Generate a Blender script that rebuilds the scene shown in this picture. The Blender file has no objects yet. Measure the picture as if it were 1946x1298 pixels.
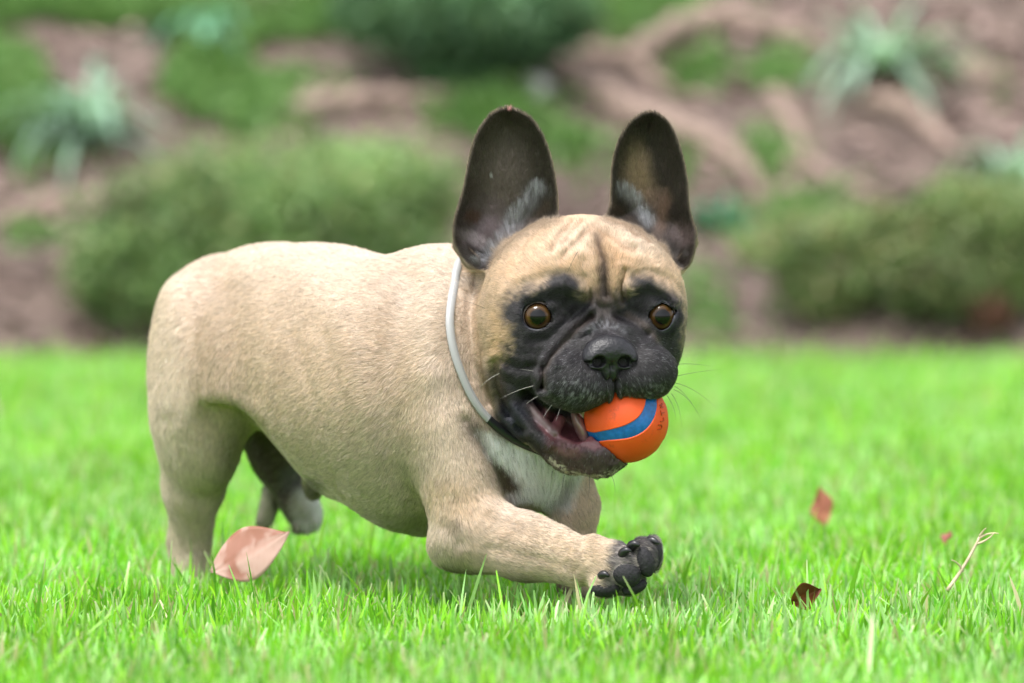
import bpy, math, random
import numpy as np
from mathutils import Vector, Matrix

random.seed(7)
RNG = np.random.default_rng(11)
SC = bpy.context.scene
COL = SC.collection

# ------------------------------------------------------------------ camera
CAM_H = 0.447
PITCH = math.radians(2.907)
FPX = 10811.0            # 200 mm lens on a 36 mm sensor, in pixels of the 1946 px photograph
D0 = 4.30
cam_d = bpy.data.cameras.new('camera')
cam_d.lens = 200; cam_d.sensor_width = 36; cam_d.clip_start = 0.05; cam_d.clip_end = 500
cam_d.dof.use_dof = True; cam_d.dof.focus_distance = 4.285; cam_d.dof.aperture_fstop = 4.3
cam_d.dof.aperture_blades = 9
cam = bpy.data.objects.new('camera', cam_d); COL.objects.link(cam)
cam.location = (0, 0, CAM_H); cam.rotation_euler = (math.pi / 2 - PITCH, 0, 0)
SC.camera = cam

# ------------------------------------------------------------------ sky, sun, exposure
SUN_EL, SUN_AZ = math.radians(68), math.radians(-140)     # azimuth measured from +Y, clockwise
world = bpy.data.worlds.new('World'); SC.world = world; world.use_nodes = True
wn = world.node_tree; wn.nodes.clear()
w_out = wn.nodes.new('ShaderNodeOutputWorld'); w_bg = wn.nodes.new('ShaderNodeBackground')
w_sky = wn.nodes.new('ShaderNodeTexSky'); w_sky.sky_type = 'NISHITA'; w_sky.sun_disc = False
w_sky.sun_elevation = SUN_EL; w_sky.sun_rotation = SUN_AZ
w_sky.air_density = 1.0; w_sky.dust_density = 3.0; w_sky.ozone_density = 1.0
w_hs = wn.nodes.new('ShaderNodeHueSaturation'); w_hs.inputs['Saturation'].default_value = 0.22
wn.links.new(w_sky.outputs[0], w_hs.inputs['Color']); wn.links.new(w_hs.outputs[0], w_bg.inputs['Color'])
w_bg.inputs['Strength'].default_value = 0.14
wn.links.new(w_bg.outputs[0], w_out.inputs['Surface'])
sun_d = bpy.data.lights.new('sun', 'SUN'); sun_d.energy = 1.5; sun_d.angle = math.radians(20); sun_d.color = (1.0, 0.965, 0.91)
sun = bpy.data.objects.new('sun', sun_d); COL.objects.link(sun)
sdir = Vector((math.cos(SUN_EL) * math.sin(SUN_AZ), math.cos(SUN_EL) * math.cos(SUN_AZ), math.sin(SUN_EL)))
sun.rotation_euler = sdir.to_track_quat('Z', 'Y').to_euler()
SC.view_settings.view_transform = 'Standard'; SC.view_settings.look = 'None'
SC.view_settings.gamma = 1.0; SC.view_settings.use_curve_mapping = False
SC.view_settings.exposure = 1.45
SC.cycles.use_denoising = True
SC.cycles.max_bounces = 10; SC.cycles.diffuse_bounces = 4; SC.cycles.transparent_max_bounces = 8
SC.cycles.caustics_reflective = False; SC.cycles.caustics_refractive = False
SC.cycles.sample_clamp_indirect = 6
SC.cycles_curves.shape = 'RIBBONS'

# ------------------------------------------------------------------ helpers
CA, SA = math.cos(PITCH), math.sin(PITCH)
def unproject(p):
    """sculpt units (x, y of the 1946 px view at its distance, depth in the same units) -> metres"""
    p = np.asarray(p, dtype=np.float64).reshape(-1, 3)
    d = D0 + p[:, 2] * (D0 / FPX)
    xc = (p[:, 0] - 973.0) / FPX * d
    yc = -(p[:, 1] - 649.0) / FPX * d
    return np.stack([xc, CA * d + SA * yc, CAM_H - SA * d + CA * yc], 1)
def at(px, py, d):
    """a point d metres in front of the camera"""
    return Vector(unproject([[px, py, (d - D0) * FPX / D0]])[0])
def project(P):
    P = np.asarray(P).reshape(-1, 3)
    x, y, z = P[:, 0], P[:, 1], P[:, 2] - CAM_H
    d = CA * y - SA * z; u = SA * y + CA * z
    return np.stack([973 + x / d * FPX, 649 - u / d * FPX, d], 1)

def hash3(i, j, k, seed):
    h = (i.astype(np.int64) * 374761393 + j.astype(np.int64) * 668265263 + k.astype(np.int64) * 2147483647 + seed * 974634777) & 0x7fffffff
    h = ((h ^ (h >> 13)) * 1274126177) & 0x7fffffff
    return ((h ^ (h >> 16)) & 0xffff) / 65535.0
def noise3(P, scale, seed=0):
    """value noise, 0..1"""
    q = P * scale
    i = np.floor(q).astype(np.int64); f = q - i; f = f * f * (3 - 2 * f)
    r = 0
    for a in (0, 1):
        wa = f[:, 0] if a else 1 - f[:, 0]
        for b in (0, 1):
            wb = f[:, 1] if b else 1 - f[:, 1]
            for c in (0, 1):
                wc = f[:, 2] if c else 1 - f[:, 2]
                r = r + wa * wb * wc * hash3(i[:, 0] + a, i[:, 1] + b, i[:, 2] + c, seed)
    return r
def fbm(P, scale, seed=0, n=3):
    s = 0; a = 1.0; t = 0
    for o in range(n):
        s = s + a * noise3(P, scale * 2 ** o, seed + o); t += a; a *= 0.5
    return s / t

def mesh_obj(name, V, F, mat=None, parent=None, smooth=True):
    """V (n,3) float, F (m,k) int array (all faces the same size) or list"""
    me = bpy.data.meshes.new(name)
    V = np.asarray(V, dtype=np.float32)
    if isinstance(F, np.ndarray):
        m, k = F.shape
        me.vertices.add(len(V)); me.vertices.foreach_set('co', V.ravel())
        me.loops.add(m * k); me.loops.foreach_set('vertex_index', F.astype(np.int32).ravel())
        me.polygons.add(m); me.polygons.foreach_set('loop_start', (np.arange(m) * k).astype(np.int32))
        me.update(calc_edges=True)
    else:
        me.from_pydata([tuple(v) for v in V.tolist()], [], F); me.update()
    if smooth: me.polygons.foreach_set('use_smooth', np.ones(len(me.polygons), dtype=bool))
    if mat: me.materials.append(mat)
    o = bpy.data.objects.new(name, me); COL.objects.link(o)
    if parent: o.parent = parent
    return o
def set_origin(o, loc):
    """shift the origin to loc keeping the geometry in place"""
    loc = Vector(loc); o.data.transform(Matrix.Translation(-loc)); o.location = loc
def empty(name, loc=(0, 0, 0)):
    o = bpy.data.objects.new(name, None); COL.objects.link(o); o.location = loc; o.empty_display_size = 0.05
    return o
def tag(o, label=None, cat=None, group=None, kind=None):
    if label: o['label'] = label
    if cat: o['category'] = cat
    if group: o['group'] = group
    if kind: o['kind'] = kind
    return o
def adopt(o, parent):
    """parent o keeping its place in the world (parents are only ever translated)"""
    o.parent = parent; o.location = Vector(o.location) - Vector(parent.location)

def new_mat(name):
    m = bpy.data.materials.new(name); m.use_nodes = True
    nt = m.node_tree; nt.nodes.clear()
    out = nt.nodes.new('ShaderNodeOutputMaterial')
    return m, nt, out
def N(nt, t, **kw):
    n = nt.nodes.new('ShaderNode' + t)
    for k, v in kw.items():
        if k in n.inputs.keys(): n.inputs[k].default_value = v
        else: setattr(n, k, v)
    return n
def simple_mat(name, col, rough=0.6, noise=0.0, nscale=60, bump=0.0, spec=0.5, coat=0.0, col2=None, sub=0.0):
    m, nt, out = new_mat(name)
    b = N(nt, 'BsdfPrincipled'); b.inputs['Roughness'].default_value = rough
    b.inputs['Specular IOR Level'].default_value = spec; b.inputs['Coat Weight'].default_value = coat
    b.inputs['Coat Roughness'].default_value = 0.08
    if sub: b.inputs['Subsurface Weight'].default_value = sub; b.inputs['Subsurface Radius'].default_value = (0.01, 0.004, 0.003); b.inputs['Subsurface Scale'].default_value = 0.4
    tc = N(nt, 'TexCoord')
    tx = N(nt, 'TexNoise'); tx.inputs['Scale'].default_value = nscale; tx.inputs['Detail'].default_value = 5
    nt.links.new(tc.outputs['Object'], tx.inputs['Vector'])
    mx = N(nt, 'Mix', data_type='RGBA')
    c2 = col2 or tuple(c * (1 - noise) for c in col)
    mx.inputs[6].default_value = (*c2, 1); mx.inputs[7].default_value = (*col, 1)
    rp = N(nt, 'MapRange'); rp.inputs[1].default_value = 0.35; rp.inputs[2].default_value = 0.65
    nt.links.new(tx.outputs[0], rp.inputs[0]); nt.links.new(rp.outputs[0], mx.inputs[0])
    nt.links.new(mx.outputs[2], b.inputs['Base Color'])
    if bump:
        bp = N(nt, 'Bump'); bp.inputs['Strength'].default_value = bump; bp.inputs['Distance'].default_value = 0.002
        nt.links.new(tx.outputs[0], bp.inputs['Height']); nt.links.new(bp.outputs[0], b.inputs['Normal'])
    nt.links.new(b.outputs[0], out.inputs['Surface'])
    return m

# ------------------------------------------------------------------ implicit modelling toolkit (sculpt units)
def ell(P, c, r, R=None):
    x, y, z = P[0] - c[0], P[1] - c[1], P[2] - c[2]
    if R is not None:
        x, y, z = (R[0][0] * x + R[0][1] * y + R[0][2] * z, R[1][0] * x + R[1][1] * y + R[1][2] * z, R[2][0] * x + R[2][1] * y + R[2][2] * z)
    a, b, e = x / r[0], y / r[1], z / r[2]
    k0 = np.sqrt(a * a + b * b + e * e) + 1e-6
    a /= r[0]; b /= r[1]; e /= r[2]
    k1 = np.sqrt(a * a + b * b + e * e) + 1e-9
    return k0 * (k0 - 1) / k1
def cone(P, a, ra, b, rb):
    """rounded cone between two spheres (linear radius blend)"""
    dx, dy, dz = b[0] - a[0], b[1] - a[1], b[2] - a[2]
    L2 = dx * dx + dy * dy + dz * dz
    x, y, z = P[0] - a[0], P[1] - a[1], P[2] - a[2]
    t = np.clip((x * dx + y * dy + z * dz) / L2, 0, 1)
    x = x - t * dx; y = y - t * dy; z = z - t * dz
    return np.sqrt(x * x + y * y + z * z) - (ra + (rb - ra) * t)
def su(a, b, k):
    h = np.maximum(k - np.abs(a - b), 0) / k
    return np.minimum(a, b) - h * h * k * 0.25
def ss(a, b, k):
    """a minus b, smooth"""
    return -su(-a, b, k)
def rotz(deg):
    c, s = math.cos(math.radians(deg)), math.sin(math.radians(deg))
    return ((c, s, 0), (-s, c, 0), (0, 0, 1))
def poly_dist(x, y, pts, closed=False):
    """unsigned distance to a polyline in the x,y plane"""
    d = np.full(x.shape, 1e9, dtype=np.float32)
    n = len(pts)
    for i in range(n if closed else n - 1):
        ax, ay = pts[i]; bx, by = pts[(i + 1) % n]
        ex, ey = bx - ax, by - ay
        t = np.clip(((x - ax) * ex + (y - ay) * ey) / (ex * ex + ey * ey), 0, 1)
        dd = (x - ax - t * ex) ** 2 + (y - ay - t * ey) ** 2
        d = np.minimum(d, dd)
    return np.sqrt(d)
def poly_sdf(x, y, pts):
    d = poly_dist(x, y, pts, True)
    ins = np.zeros(x.shape, dtype=bool)
    n = len(pts)
    for i in range(n):
        ax, ay = pts[i]; bx, by = pts[(i + 1) % n]
        if ay == by: continue
        c = ((ay > y) != (by > y)) & (x < (bx - ax) * (y - ay) / (by - ay) + ax)
        ins ^= c
    return np.where(ins, -d, d)
def smooth_poly(pts, n=4):
    """Catmull-Rom through closed points"""
    out = []; m = len(pts)
    for i in range(m):
        p0, p1, p2, p3 = (np.array(pts[(i + k) % m], float) for k in (-1, 0, 1, 2))
        for s in range(n):
            t = s / n
            out.append(tuple(0.5 * (2 * p1 + (p2 - p0) * t + (2 * p0 - 5 * p1 + 4 * p2 - p3) * t * t + (3 * p1 - p0 - 3 * p2 + p3) * t ** 3)))
    return out

# head frame: origin between the eyes, u to the dog's left (picture right), v down, f forward
HY = math.radians(13); HC, HS = math.cos(HY), math.sin(HY)
H0 = (1144.0, 600.0, 0.0)
def to_head(P):
    x, y, w = P[0] - H0[0], P[1] - H0[1], P[2] - H0[2]
    return (x * HC + w * HS, y, x * HS - w * HC)
def from_head(u, v, f):
    return (H0[0] + u * HC + f * HS, H0[1] + v, H0[2] + u * HS - f * HC)

EAR_L = smooth_poly([(1062, 420), (1059, 350), (1044, 280), (1016, 228), (985, 207), (962, 203), (935, 212), (906, 248), (889, 300), (878, 360), (863, 412), (860, 455), (871, 482), (892, 508), (930, 520), (975, 500), (1020, 470), (1050, 445)])
EAR_R = smooth_poly([(1148, 424), (1158, 385), (1160, 320), (1172, 268), (1198, 228), (1228, 211), (1252, 214), (1279, 240), (1298, 290), (1308, 340), (1313, 400), (1324, 440), (1322, 475), (1308, 508), (1285, 515), (1245, 485), (1205, 455), (1170, 440)])
BALL_C = (1190.0, 799.0, 28.0); BALL_R = 81.0
EYES = [(-119, 1), (119, 1)]
EYE_R = 31.5

GROOVES = [  # polyline in the front view, half width, depth
    ([(1134, 452), (1138, 468), (1147, 500), (1149, 530), (1151, 562)], 7, 5),
    ([(1128, 434), (1112, 446), (1098, 464), (1080, 476), (1068, 496)], 8, 3.0),
    ([(1136, 440), (1150, 450), (1170, 458), (1186, 472), (1204, 478)], 8, 3.2),
    ([(1087, 424), (1068, 446), (1050, 478)], 6, 3.5),
    ([(1106, 424), (1085, 444), (1070, 466)], 5, 3.0),
    ([(1153, 418), (1187, 431), (1210, 450)], 6, 3.5),
    ([(1176, 416), (1212, 438), (1232, 462)], 5, 2.5),
    ([(1186, 516), (1181, 545), (1184, 572)], 6, 4.5),
    ([(1110, 500), (1114, 540), (1122, 570)], 8, 3.0),
    ([(1125, 602), (1099, 624), (1069, 653), (1047, 680), (1034, 706), (1032, 735)], 7, 9),
    ([(1173, 600), (1202, 617), (1228, 636)], 8, 4),
    ([(1108, 586), (1078, 618), (1044, 642), (1012, 646)], 8, 3),
    ([(1190, 590), (1218, 608)], 9, 2),
    ([(1118, 634), (1090, 650), (1066, 680)], 7, 4),
    ([(1030, 432), (1008, 452), (985, 480)], 8, 2.5),
    ([(1235, 440), (1258, 462)], 8, 2.5),
    ([(951, 684), (985, 699), (1027, 695)], 8, 3.5),
    ([(962, 722), (1000, 742), (1030, 738)], 9, 2.5),
    ([(940, 690), (946, 730), (962, 775), (992, 815)], 8, 6),
    ([(1169, 724), (1169, 765)], 5, 8),
    ([(1000, 562), (1040, 548), (1075, 540), (1105, 552)], 11, -7),
    ([(1198, 546), (1230, 536), (1262, 550), (1285, 570)], 10, -6),
]

def sdf_body(P):
    """everything behind the head"""
    d = cone(P, (800, 745, 300), 240, (600, 697, 560), 232)
    d = su(d, ell(P, (835, 610, 320), (130, 140, 130)), 60)
    d = su(d, cone(P, (600, 697, 560), 232, (515, 648, 690), 182), 24)
    d = su(d, cone(P, (515, 648, 690), 182, (440, 628, 780), 146), 24)
    d = su(d, ell(P, (424, 645, 800), (112, 130, 130)), 30)
    d = su(d, ell(P, (800, 850, 310), (150, 163, 150)), 60)
    cut = cone((P[0], P[1], 0 * P[2]), (388, 908, 0), 148, (515, 1017, 0), 120)
    d = ss(d, cut, 22)
    # neck and chest
    d = su(d, cone(P, (1050, 620, 210), 150, (870, 690, 330), 190), 60)
    d = su(d, ell(P, (978, 815, 215), (130, 160, 110)), 60)
    # near thigh and leg
    d = su(d, ell(P, (376, 735, 655), (94, 205, 130), rotz(-4)), 50)
    d = su(d, ell(P, (426, 722, 612), (54, 100, 92), rotz(-8)), 50)
    leg = cone(P, (374, 800, 660), 82, (368, 925, 710), 55)
    leg = su(leg, cone(P, (368, 925, 710), 55, (362, 1030, 765), 35), 24)
    leg = su(leg, cone(P, (358, 1030, 765), 38, (362, 1116, 750), 33), 20)
    leg = su(leg, ell(P, (375, 1130, 715), (36, 22, 52)), 16)
    d = su(d, leg, 24)
    # far thigh and leg
    leg = cone(P, (495, 770, 880), 72, (535, 872, 880), 50)
    leg = su(leg, cone(P, (535, 872, 880), 50, (560, 940, 870), 34), 25)
    leg = su(leg, ell(P, (575, 968, 850), (34, 46, 42), rotz(-25)), 22)
    leg = su(leg, cone(P, (520, 935, 920), 20, (503, 990, 930), 15), 14)
    for tx, ty in ((566, 1000), (583, 1000), (597, 992)):
        leg = su(leg, ell(P, (tx, ty, 830), (10, 15, 20)), 6)
    d = su(d, leg, 14)
    # near shoulder, arm, forearm
    d = su(d, ell(P, (838, 740, 160), (108, 178, 92), rotz(8)), 38)
    arm = cone(P, (852, 830, 145), 98, (888, 1006, 110), 73)
    arm = su(arm, ell(P, (848, 1045, 130), (26, 28, 26)), 26)
    arm = su(arm, cone(P, (888, 1008, 110), 73, (1000, 1040, 62), 60), 30)
    arm = su(arm, cone(P, (1000, 1040, 62), 60, (1110, 1066, 12), 46), 20)
    arm = su(arm, cone(P, (1110, 1066, 12), 46, (1158, 1074, -8), 47), 24)
    # toes of the lifted paw
    paw = ell(P, (1148, 1108, -22), (30, 26, 30))
    paw = su(paw, ell(P, (1190, 1080, -36), (32, 34, 30)), 8)
    paw = su(paw, ell(P, (1220, 1058, -28), (28, 36, 30)), 8)
    paw = su(paw, ell(P, (1241, 1052, -4), (16, 32, 26)), 8)
    paw = su(paw, ell(P, (1190, 1104, -8), (34, 26, 30)), 12)
    arm = su(arm, paw, 18)
    d = su(d, arm, 34)
    # far foreleg
    leg = cone(P, (1050, 880, 260), 78, (1090, 960, 240), 42)
    leg = su(leg, cone(P, (1090, 960, 240), 42, (1096, 1166, 230), 32), 30)
    leg = su(leg, ell(P, (1104, 1182, 205), (36, 22, 50)), 16)
    d = su(d, leg, 40)
    # tail stub, sheath
    d = su(d, ell(P, (338, 590, 900), (30, 36, 34)), 20)
    d = su(d, ell(P, (596, 925, 640), (18, 24, 30)), 20)
    return d

def sdf_ear(P, poly, wb, side):
    x, y, w = P
    d2 = poly_sdf(x, y, poly)
    dn = np.clip(-d2 / 62.0, 0, 1)
    cup = np.sin(dn * math.pi / 2)
    low = np.clip((y - 330) / 170.0, 0, 1)
    w0 = wb + (36 + 26 * low) * cup - 6 * low
    th = 4.6 + 5.0 * low
    slab = (np.abs(w - w0) - th) * 0.68
    m = su(-(d2 + 2.5), -slab, 6)      # smooth intersection
    return -m

def sdf_head(P):
    hu, hv, hf = to_head(P)
    au = np.abs(hu)
    A = (au, hv, hf)
    H = (hu, hv, hf)
    d = ell(H, (-4, -48, -150), (182, 142, 165))
    d = su(d, ell(A, (64, -64, -70), (78, 62, 64)), 40)            # brow mass
    d = su(d, ell(H, (-118, 14, -110), (96, 115, 105)), 40)         # cheekbones
    d = su(d, ell(H, (104, 6, -112), (82, 112, 100)), 40)
    d = su(d, ell(H, (-112, 98, -125), (84, 92, 95)), 40)           # jowls
    d = su(d, ell(H, (84, 74, -110), (80, 80, 90)), 40)
    d = su(d, ell(H, (0, 30, -50), (105, 70, 85)), 40)              # stop
    d = ss(d, ell(A, (48, -10, 20), (34, 28, 30)), 30)              # hollow beside the stop
    # muzzle
    mz = ell(H, (0, 85, -8), (118, 72, 66))
    mz = su(mz, ell(H, (-62, 122, 16), (72, 62, 68), rotz(10)), 20)
    mz = su(mz, ell(H, (70, 110, 20), (71, 56, 66), rotz(-8)), 20)
    mz = su(mz, ell(H, (0, 62, 40), (48, 32, 34)), 18)
    mz = su(mz, ell(H, (-4, 134, 18), (40, 28, 42)), 22)
    d = su(d, mz, 24)
    # nose seat
    d = ss(d, ell(H, (0, 84, 92), (40, 30, 22)), 8)
    # lower jaw, lips
    jw = cone(P, (1000, 775, 110), 52, (1085, 850, 45), 46)
    jw = su(jw, cone(P, (1085, 850, 45), 46, (1140, 862, 20), 42), 20)
    jw = su(jw, cone(P, (1140, 862, 20), 42, (1215, 830, 60), 34), 20)
    d = su(d, jw, 20)
    cav = ell(P, (1078, 802, 2), (52, 27, 68), rotz(38))
    cav = su(cav, ell(P, (1010, 772, 25), (22, 34, 46), rotz(-38)), 14)
    d = ss(d, cav, 8)
    # hanging lip folds beside the mouth
    lip = cone(P, (955, 712, 62), 20, (985, 790, 42), 17)
    lip = su(lip, cone(P, (985, 790, 42), 17, (1040, 842, 8), 15), 14)
    d = su(d, lip, 10)
    lip2 = cone(P, (1003, 772, 34), 9, (1052, 822, 16), 11)
    lip2 = su(lip2, cone(P, (1052, 822, 16), 11, (1064, 800, 36), 12), 8)
    d = su(d, lip2, 5)
    # ear roots and ears
    d = su(d, ell(P, (930, 468, 190), (58, 58, 48)), 26)
    d = su(d, ell(P, (1276, 474, 200), (38, 52, 42)), 26)
    d = su(d, sdf_ear(P, EAR_L, 118, -1), 13)
    d = su(d, sdf_ear(P, EAR_R, 140, 1), 13)
    d = su(d, cone(P, (872, 468, 135), 9, (900, 500, 120), 12), 10)
    d = su(d, cone(P, (1316, 462, 165), 8, (1298, 492, 150), 11), 10)
    # eyes: swelling, lids, socket
    for (eu, ev) in EYES:
        sg = 1 if eu > 0 else -1
        c = from_head(eu, ev, -26)
        cc = (c[0], c[1], c[2])
        d = su(d, ell(P, cc, (44, 40, 30)), 16)
        d = su(d, cone(P, (cc[0] - 26, cc[1] - 17, cc[2] - 24), 7, (cc[0] + 26, cc[1] - 19, cc[2] - 22), 7), 8)
        d = ss(d, ell(P, (cc[0] - sg * 27, cc[1] + 9, cc[2] - 20), (11, 6, 12)), 4)
        d = ss(d, ell(P, (cc[0], cc[1] + 2, cc[2] - 26), (31 - (5 if sg > 0 else 0), 23.0, 22)), 4)
        d = np.maximum(d, -(np.sqrt((P[0] - cc[0]) ** 2 + (P[1] - cc[1]) ** 2 + (P[2] - cc[2]) ** 2) - EYE_R))
    return d

BODY_RELIEF = [
    ([(778, 540), (752, 650), (744, 760), (768, 880), (802, 990)], 34, 15),
    ([(846, 540), (825, 610), (818, 700)], 40, -7),
    ([(818, 720), (842, 820), (862, 920)], 32, -8),
    ([(884, 800), (925, 865), (962, 935)], 15, 9),
    ([(436, 560), (452, 660), (470, 740), (468, 740)], 34, 9),
    ([(330, 560), (345, 700), (350, 800)], 36, -8),
    ([(318, 800), (350, 880), (398, 960)], 20, 5),
    ([(906, 520), (894, 600), (900, 690), (928, 765)], 9, 8),
    ([(886, 560), (880, 640), (892, 720)], 9, 5),
    ([(560, 520), (640, 600), (690, 760)], 44, -6),
    ([(620, 640), (660, 780), (700, 900)], 12, 2.5),
    ([(560, 640), (600, 760), (640, 860)], 12, 2.5),
    ([(690, 620), (716, 760), (745, 900)], 12, 2),
    ([(925, 965), (990, 985), (1060, 1012)], 14, -4),
    ([(930, 1040), (1020, 1060), (1090, 1080)], 12, 4),
    ([(850, 1000), (872, 1030)], 14, 5),
    ([(1104, 1010), (1110, 1125)], 16, 7),
]
def sdf_torso(P):
    x, y, w = P
    b = sdf_body(P)
    wc = 300 + (800 - x) * 1.375
    km = np.nonzero((np.abs(b) < 40) & (w < np.maximum(wc, 300)))
    if len(km[0]):
        bx, by = x[km], y[km]; s = 0
        for pts, wd, dp in BODY_RELIEF:
            dd = poly_dist(bx, by, pts); s = s + dp * np.exp(-(dd / wd) ** 2)
        b[km] += s * np.clip((np.maximum(wc, 300)[km] - w[km]) / 60, 0, 1)
    return b
def sdf_dog(P):
    x, y, w = P
    b = sdf_torso(P)
    near = (x > 820) & (y < 950) & (w < 420)
    idx = np.nonzero(near)
    if len(idx[0]):
        Q = (x[idx], y[idx], w[idx])
        h = sdf_head(Q)
        bb = su(b[idx], h, 22)
        fr = (Q[2] < 150) & (bb < 30) & (bb > -30)
        g = np.zeros_like(bb)
        k = np.nonzero(fr)
        if len(k[0]):
            gx, gy = Q[0][k], Q[1][k]
            s = 0
            for pts, wd, dp in GROOVES:
                dd = poly_dist(gx, gy, pts)
                s = s + dp * (np.exp(-(dd / wd) ** 2) - 0.45 * np.exp(-((dd - 2.0 * wd) / wd) ** 2))
            fade = np.clip((120 - Q[2][k]) / 40, 0, 1)
            g[k] = s * fade * 1.35
            PP = np.stack([gx, gy, Q[2][k]], 1)
            fade = fade * sstep(10, -10, (h - b[idx])[k])
            low_ = sstep(800, 840, gy) * sstep(640, 700, gx) * fade
            g[k] += low_ * (fbm(PP, 1 / 13.0, 15) - .5) * 7 + fade * (fbm(PP, 1 / 34.0, 19) - .5) * 6
        bb = bb + g
        bc = np.sqrt((Q[0] - BALL_C[0]) ** 2 + (Q[1] - BALL_C[1]) ** 2 + (Q[2] - BALL_C[2]) ** 2) - (BALL_R + 1)
        bb = np.maximum(bb, -bc)
        b[idx] = bb
    return b

def surface_nets(f, gx, gy, gz):
    s = f < 0
    a = s[:-1, :-1, :-1].copy(); o = a.copy()
    for i in (0, 1):
        for j in (0, 1):
            for k in (0, 1):
                q = s[i:s.shape[0] - 1 + i, j:s.shape[1] - 1 + j, k:s.shape[2] - 1 + k]
                a &= q; o |= q
    mixed = o & ~a
    I, J, K = np.nonzero(mixed)
    n = len(I)
    vid = np.full(mixed.shape, -1, dtype=np.int32); vid[I, J, K] = np.arange(n)
    acc = np.zeros((n, 3)); cnt = np.zeros(n)
    fc = {}
    for i in (0, 1):
        for j in (0, 1):
            for k in (0, 1):
                fc[(i, j, k)] = f[I + i, J + j, K + k].astype(np.float64)
    X = (gx[I], gx[I + 1]); Y = (gy[J], gy[J + 1]); Z = (gz[K], gz[K + 1])
    for e0 in fc:
        for ax in range(3):
            if e0[ax]: continue
            e1 = list(e0); e1[ax] = 1; e1 = tuple(e1)
            f0, f1 = fc[e0], fc[e1]
            m = (f0 < 0) != (f1 < 0)
            t = np.where(m, f0 / np.where(m, f0 - f1, 1), 0)
            p = [X[e0[0]], Y[e0[1]], Z[e0[2]]]
            q = [X[e1[0]], Y[e1[1]], Z[e1[2]]]
            for c in range(3): acc[:, c] += np.where(m, p[c] + t * (q[c] - p[c]), 0)
            cnt += m
    V = acc / cnt[:, None]
    quads = []
    for ax in range(3):
        sl0 = [slice(1, -1)] * 3; sl1 = [slice(1, -1)] * 3
        sl0[ax] = slice(0, -1); sl1[ax] = slice(1, None)
        s0 = s[tuple(sl0)]; s1 = s[tuple(sl1)]
        ch = np.nonzero(s0 != s1)
        if not len(ch[0]): continue
        c = [ch[0] + 1, ch[1] + 1, ch[2] + 1]; c[ax] = ch[ax]
        b, d = [(1, 2), (2, 0), (0, 1)][ax]
        def cell(db, dd):
            q = [c[0].copy(), c[1].copy(), c[2].copy()]; q[b] = q[b] - db; q[d] = q[d] - dd
            return vid[q[0], q[1], q[2]]
        Q = np.stack([cell(1, 1), cell(0, 1), cell(0, 0), cell(1, 0)], 1)
        flip = ~s0[ch]
        Q[flip] = Q[flip][:, ::-1]
        quads.append(Q)
    Q = np.concatenate(quads)
    Q = Q[(Q >= 0).all(1)]
    return V, Q

def axis(*segs):
    out = []
    for a, b, st in segs:
        n = int(round((b - a) / st)); out.append(np.linspace(a, b, n, endpoint=False))
    out.append(np.array([segs[-1][1]])); g = np.concatenate(out)
    n = (len(g) - 1) // 4 * 4 + 1
    return g[:n].astype(np.float32)

def polygonise(fn, gx, gy, gz):
    cx, cy, cz = gx[::4], gy[::4], gz[::4]
    X, Y, Z = np.meshgrid(cx, cy, cz, indexing='ij')
    fcs = fn((X.ravel(), Y.ravel(), Z.ravel())).reshape(X.shape).astype(np.float32)
    # blocks near the surface
    hx = np.diff(cx)[:, None, None]; hy = np.diff(cy)[None, :, None]; hz = np.diff(cz)[None, None, :]
    diag = np.sqrt(hx ** 2 + hy ** 2 + hz ** 2)
    mn = np.full(diag.shape, 1e9, np.float32); neg = np.zeros(diag.shape, bool); pos = neg.copy()
    for i in (0, 1):
        for j in (0, 1):
            for k in (0, 1):
                q = fcs[i:fcs.shape[0] - 1 + i, j:fcs.shape[1] - 1 + j, k:fcs.shape[2] - 1 + k]
                mn = np.minimum(mn, np.abs(q)); neg |= q < 0; pos |= q >= 0
    act = (mn < diag * 0.75 + 5) | (neg & pos)
    f = np.repeat(np.repeat(np.repeat(fcs, 4, 0), 4, 1), 4, 2)[:len(gx), :len(gy), :len(gz)].copy()
    m = np.zeros(f.shape, bool)
    I, J, K = np.nonzero(act)
    fm = np.repeat(np.repeat(np.repeat(act, 4, 0), 4, 1), 4, 2)
    m[:-1, :-1, :-1] |= fm; m[1:, :-1, :-1] |= fm; m[:-1, 1:, :-1] |= fm; m[:-1, :-1, 1:] |= fm
    I, J, K = np.nonzero(m)
    n = len(I); val = np.empty(n, np.float32)
    for s in range(0, n, 400000):
        e = min(n, s + 400000)
        val[s:e] = fn((gx[I[s:e]], gy[J[s:e]], gz[K[s:e]]))
    f[I, J, K] = val
    return surface_nets(f, gx, gy, gz)
# ------------------------------------------------------------------ coat colours, markings and painted shading (linear albedo)
def sstep(a, b, x):
    t = np.clip((x - a) / (b - a), 0, 1); return t * t * (3 - 2 * t)
def tri_noise(V):
    return (fbm(V, 1 / 42, 3), fbm(V, 1 / 14, 9), fbm(V, 1 / 5.0, 21, 2))
MASK_POLY = [(958, 588), (962, 566), (1000, 548), (1035, 538), (1068, 526), (1096, 533), (1108, 556), (1116, 568), (1150, 580), (1180, 566), (1194, 556), (1200, 522), (1222, 520), (1246, 534), (1268, 550), (1292, 566), (1302, 600), (1304, 650), (1300, 700), (1294, 745), (1290, 900), (1050, 925), (1000, 880), (962, 810), (936, 760), (930, 715), (946, 690), (966, 668), (968, 630)]
CHEST_POLY = [(908, 822), (950, 828), (1000, 850), (1060, 870), (1110, 885), (1098, 925), (1078, 962), (1040, 972), (1003, 955), (968, 946), (992, 914), (950, 876), (925, 858)]
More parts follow.
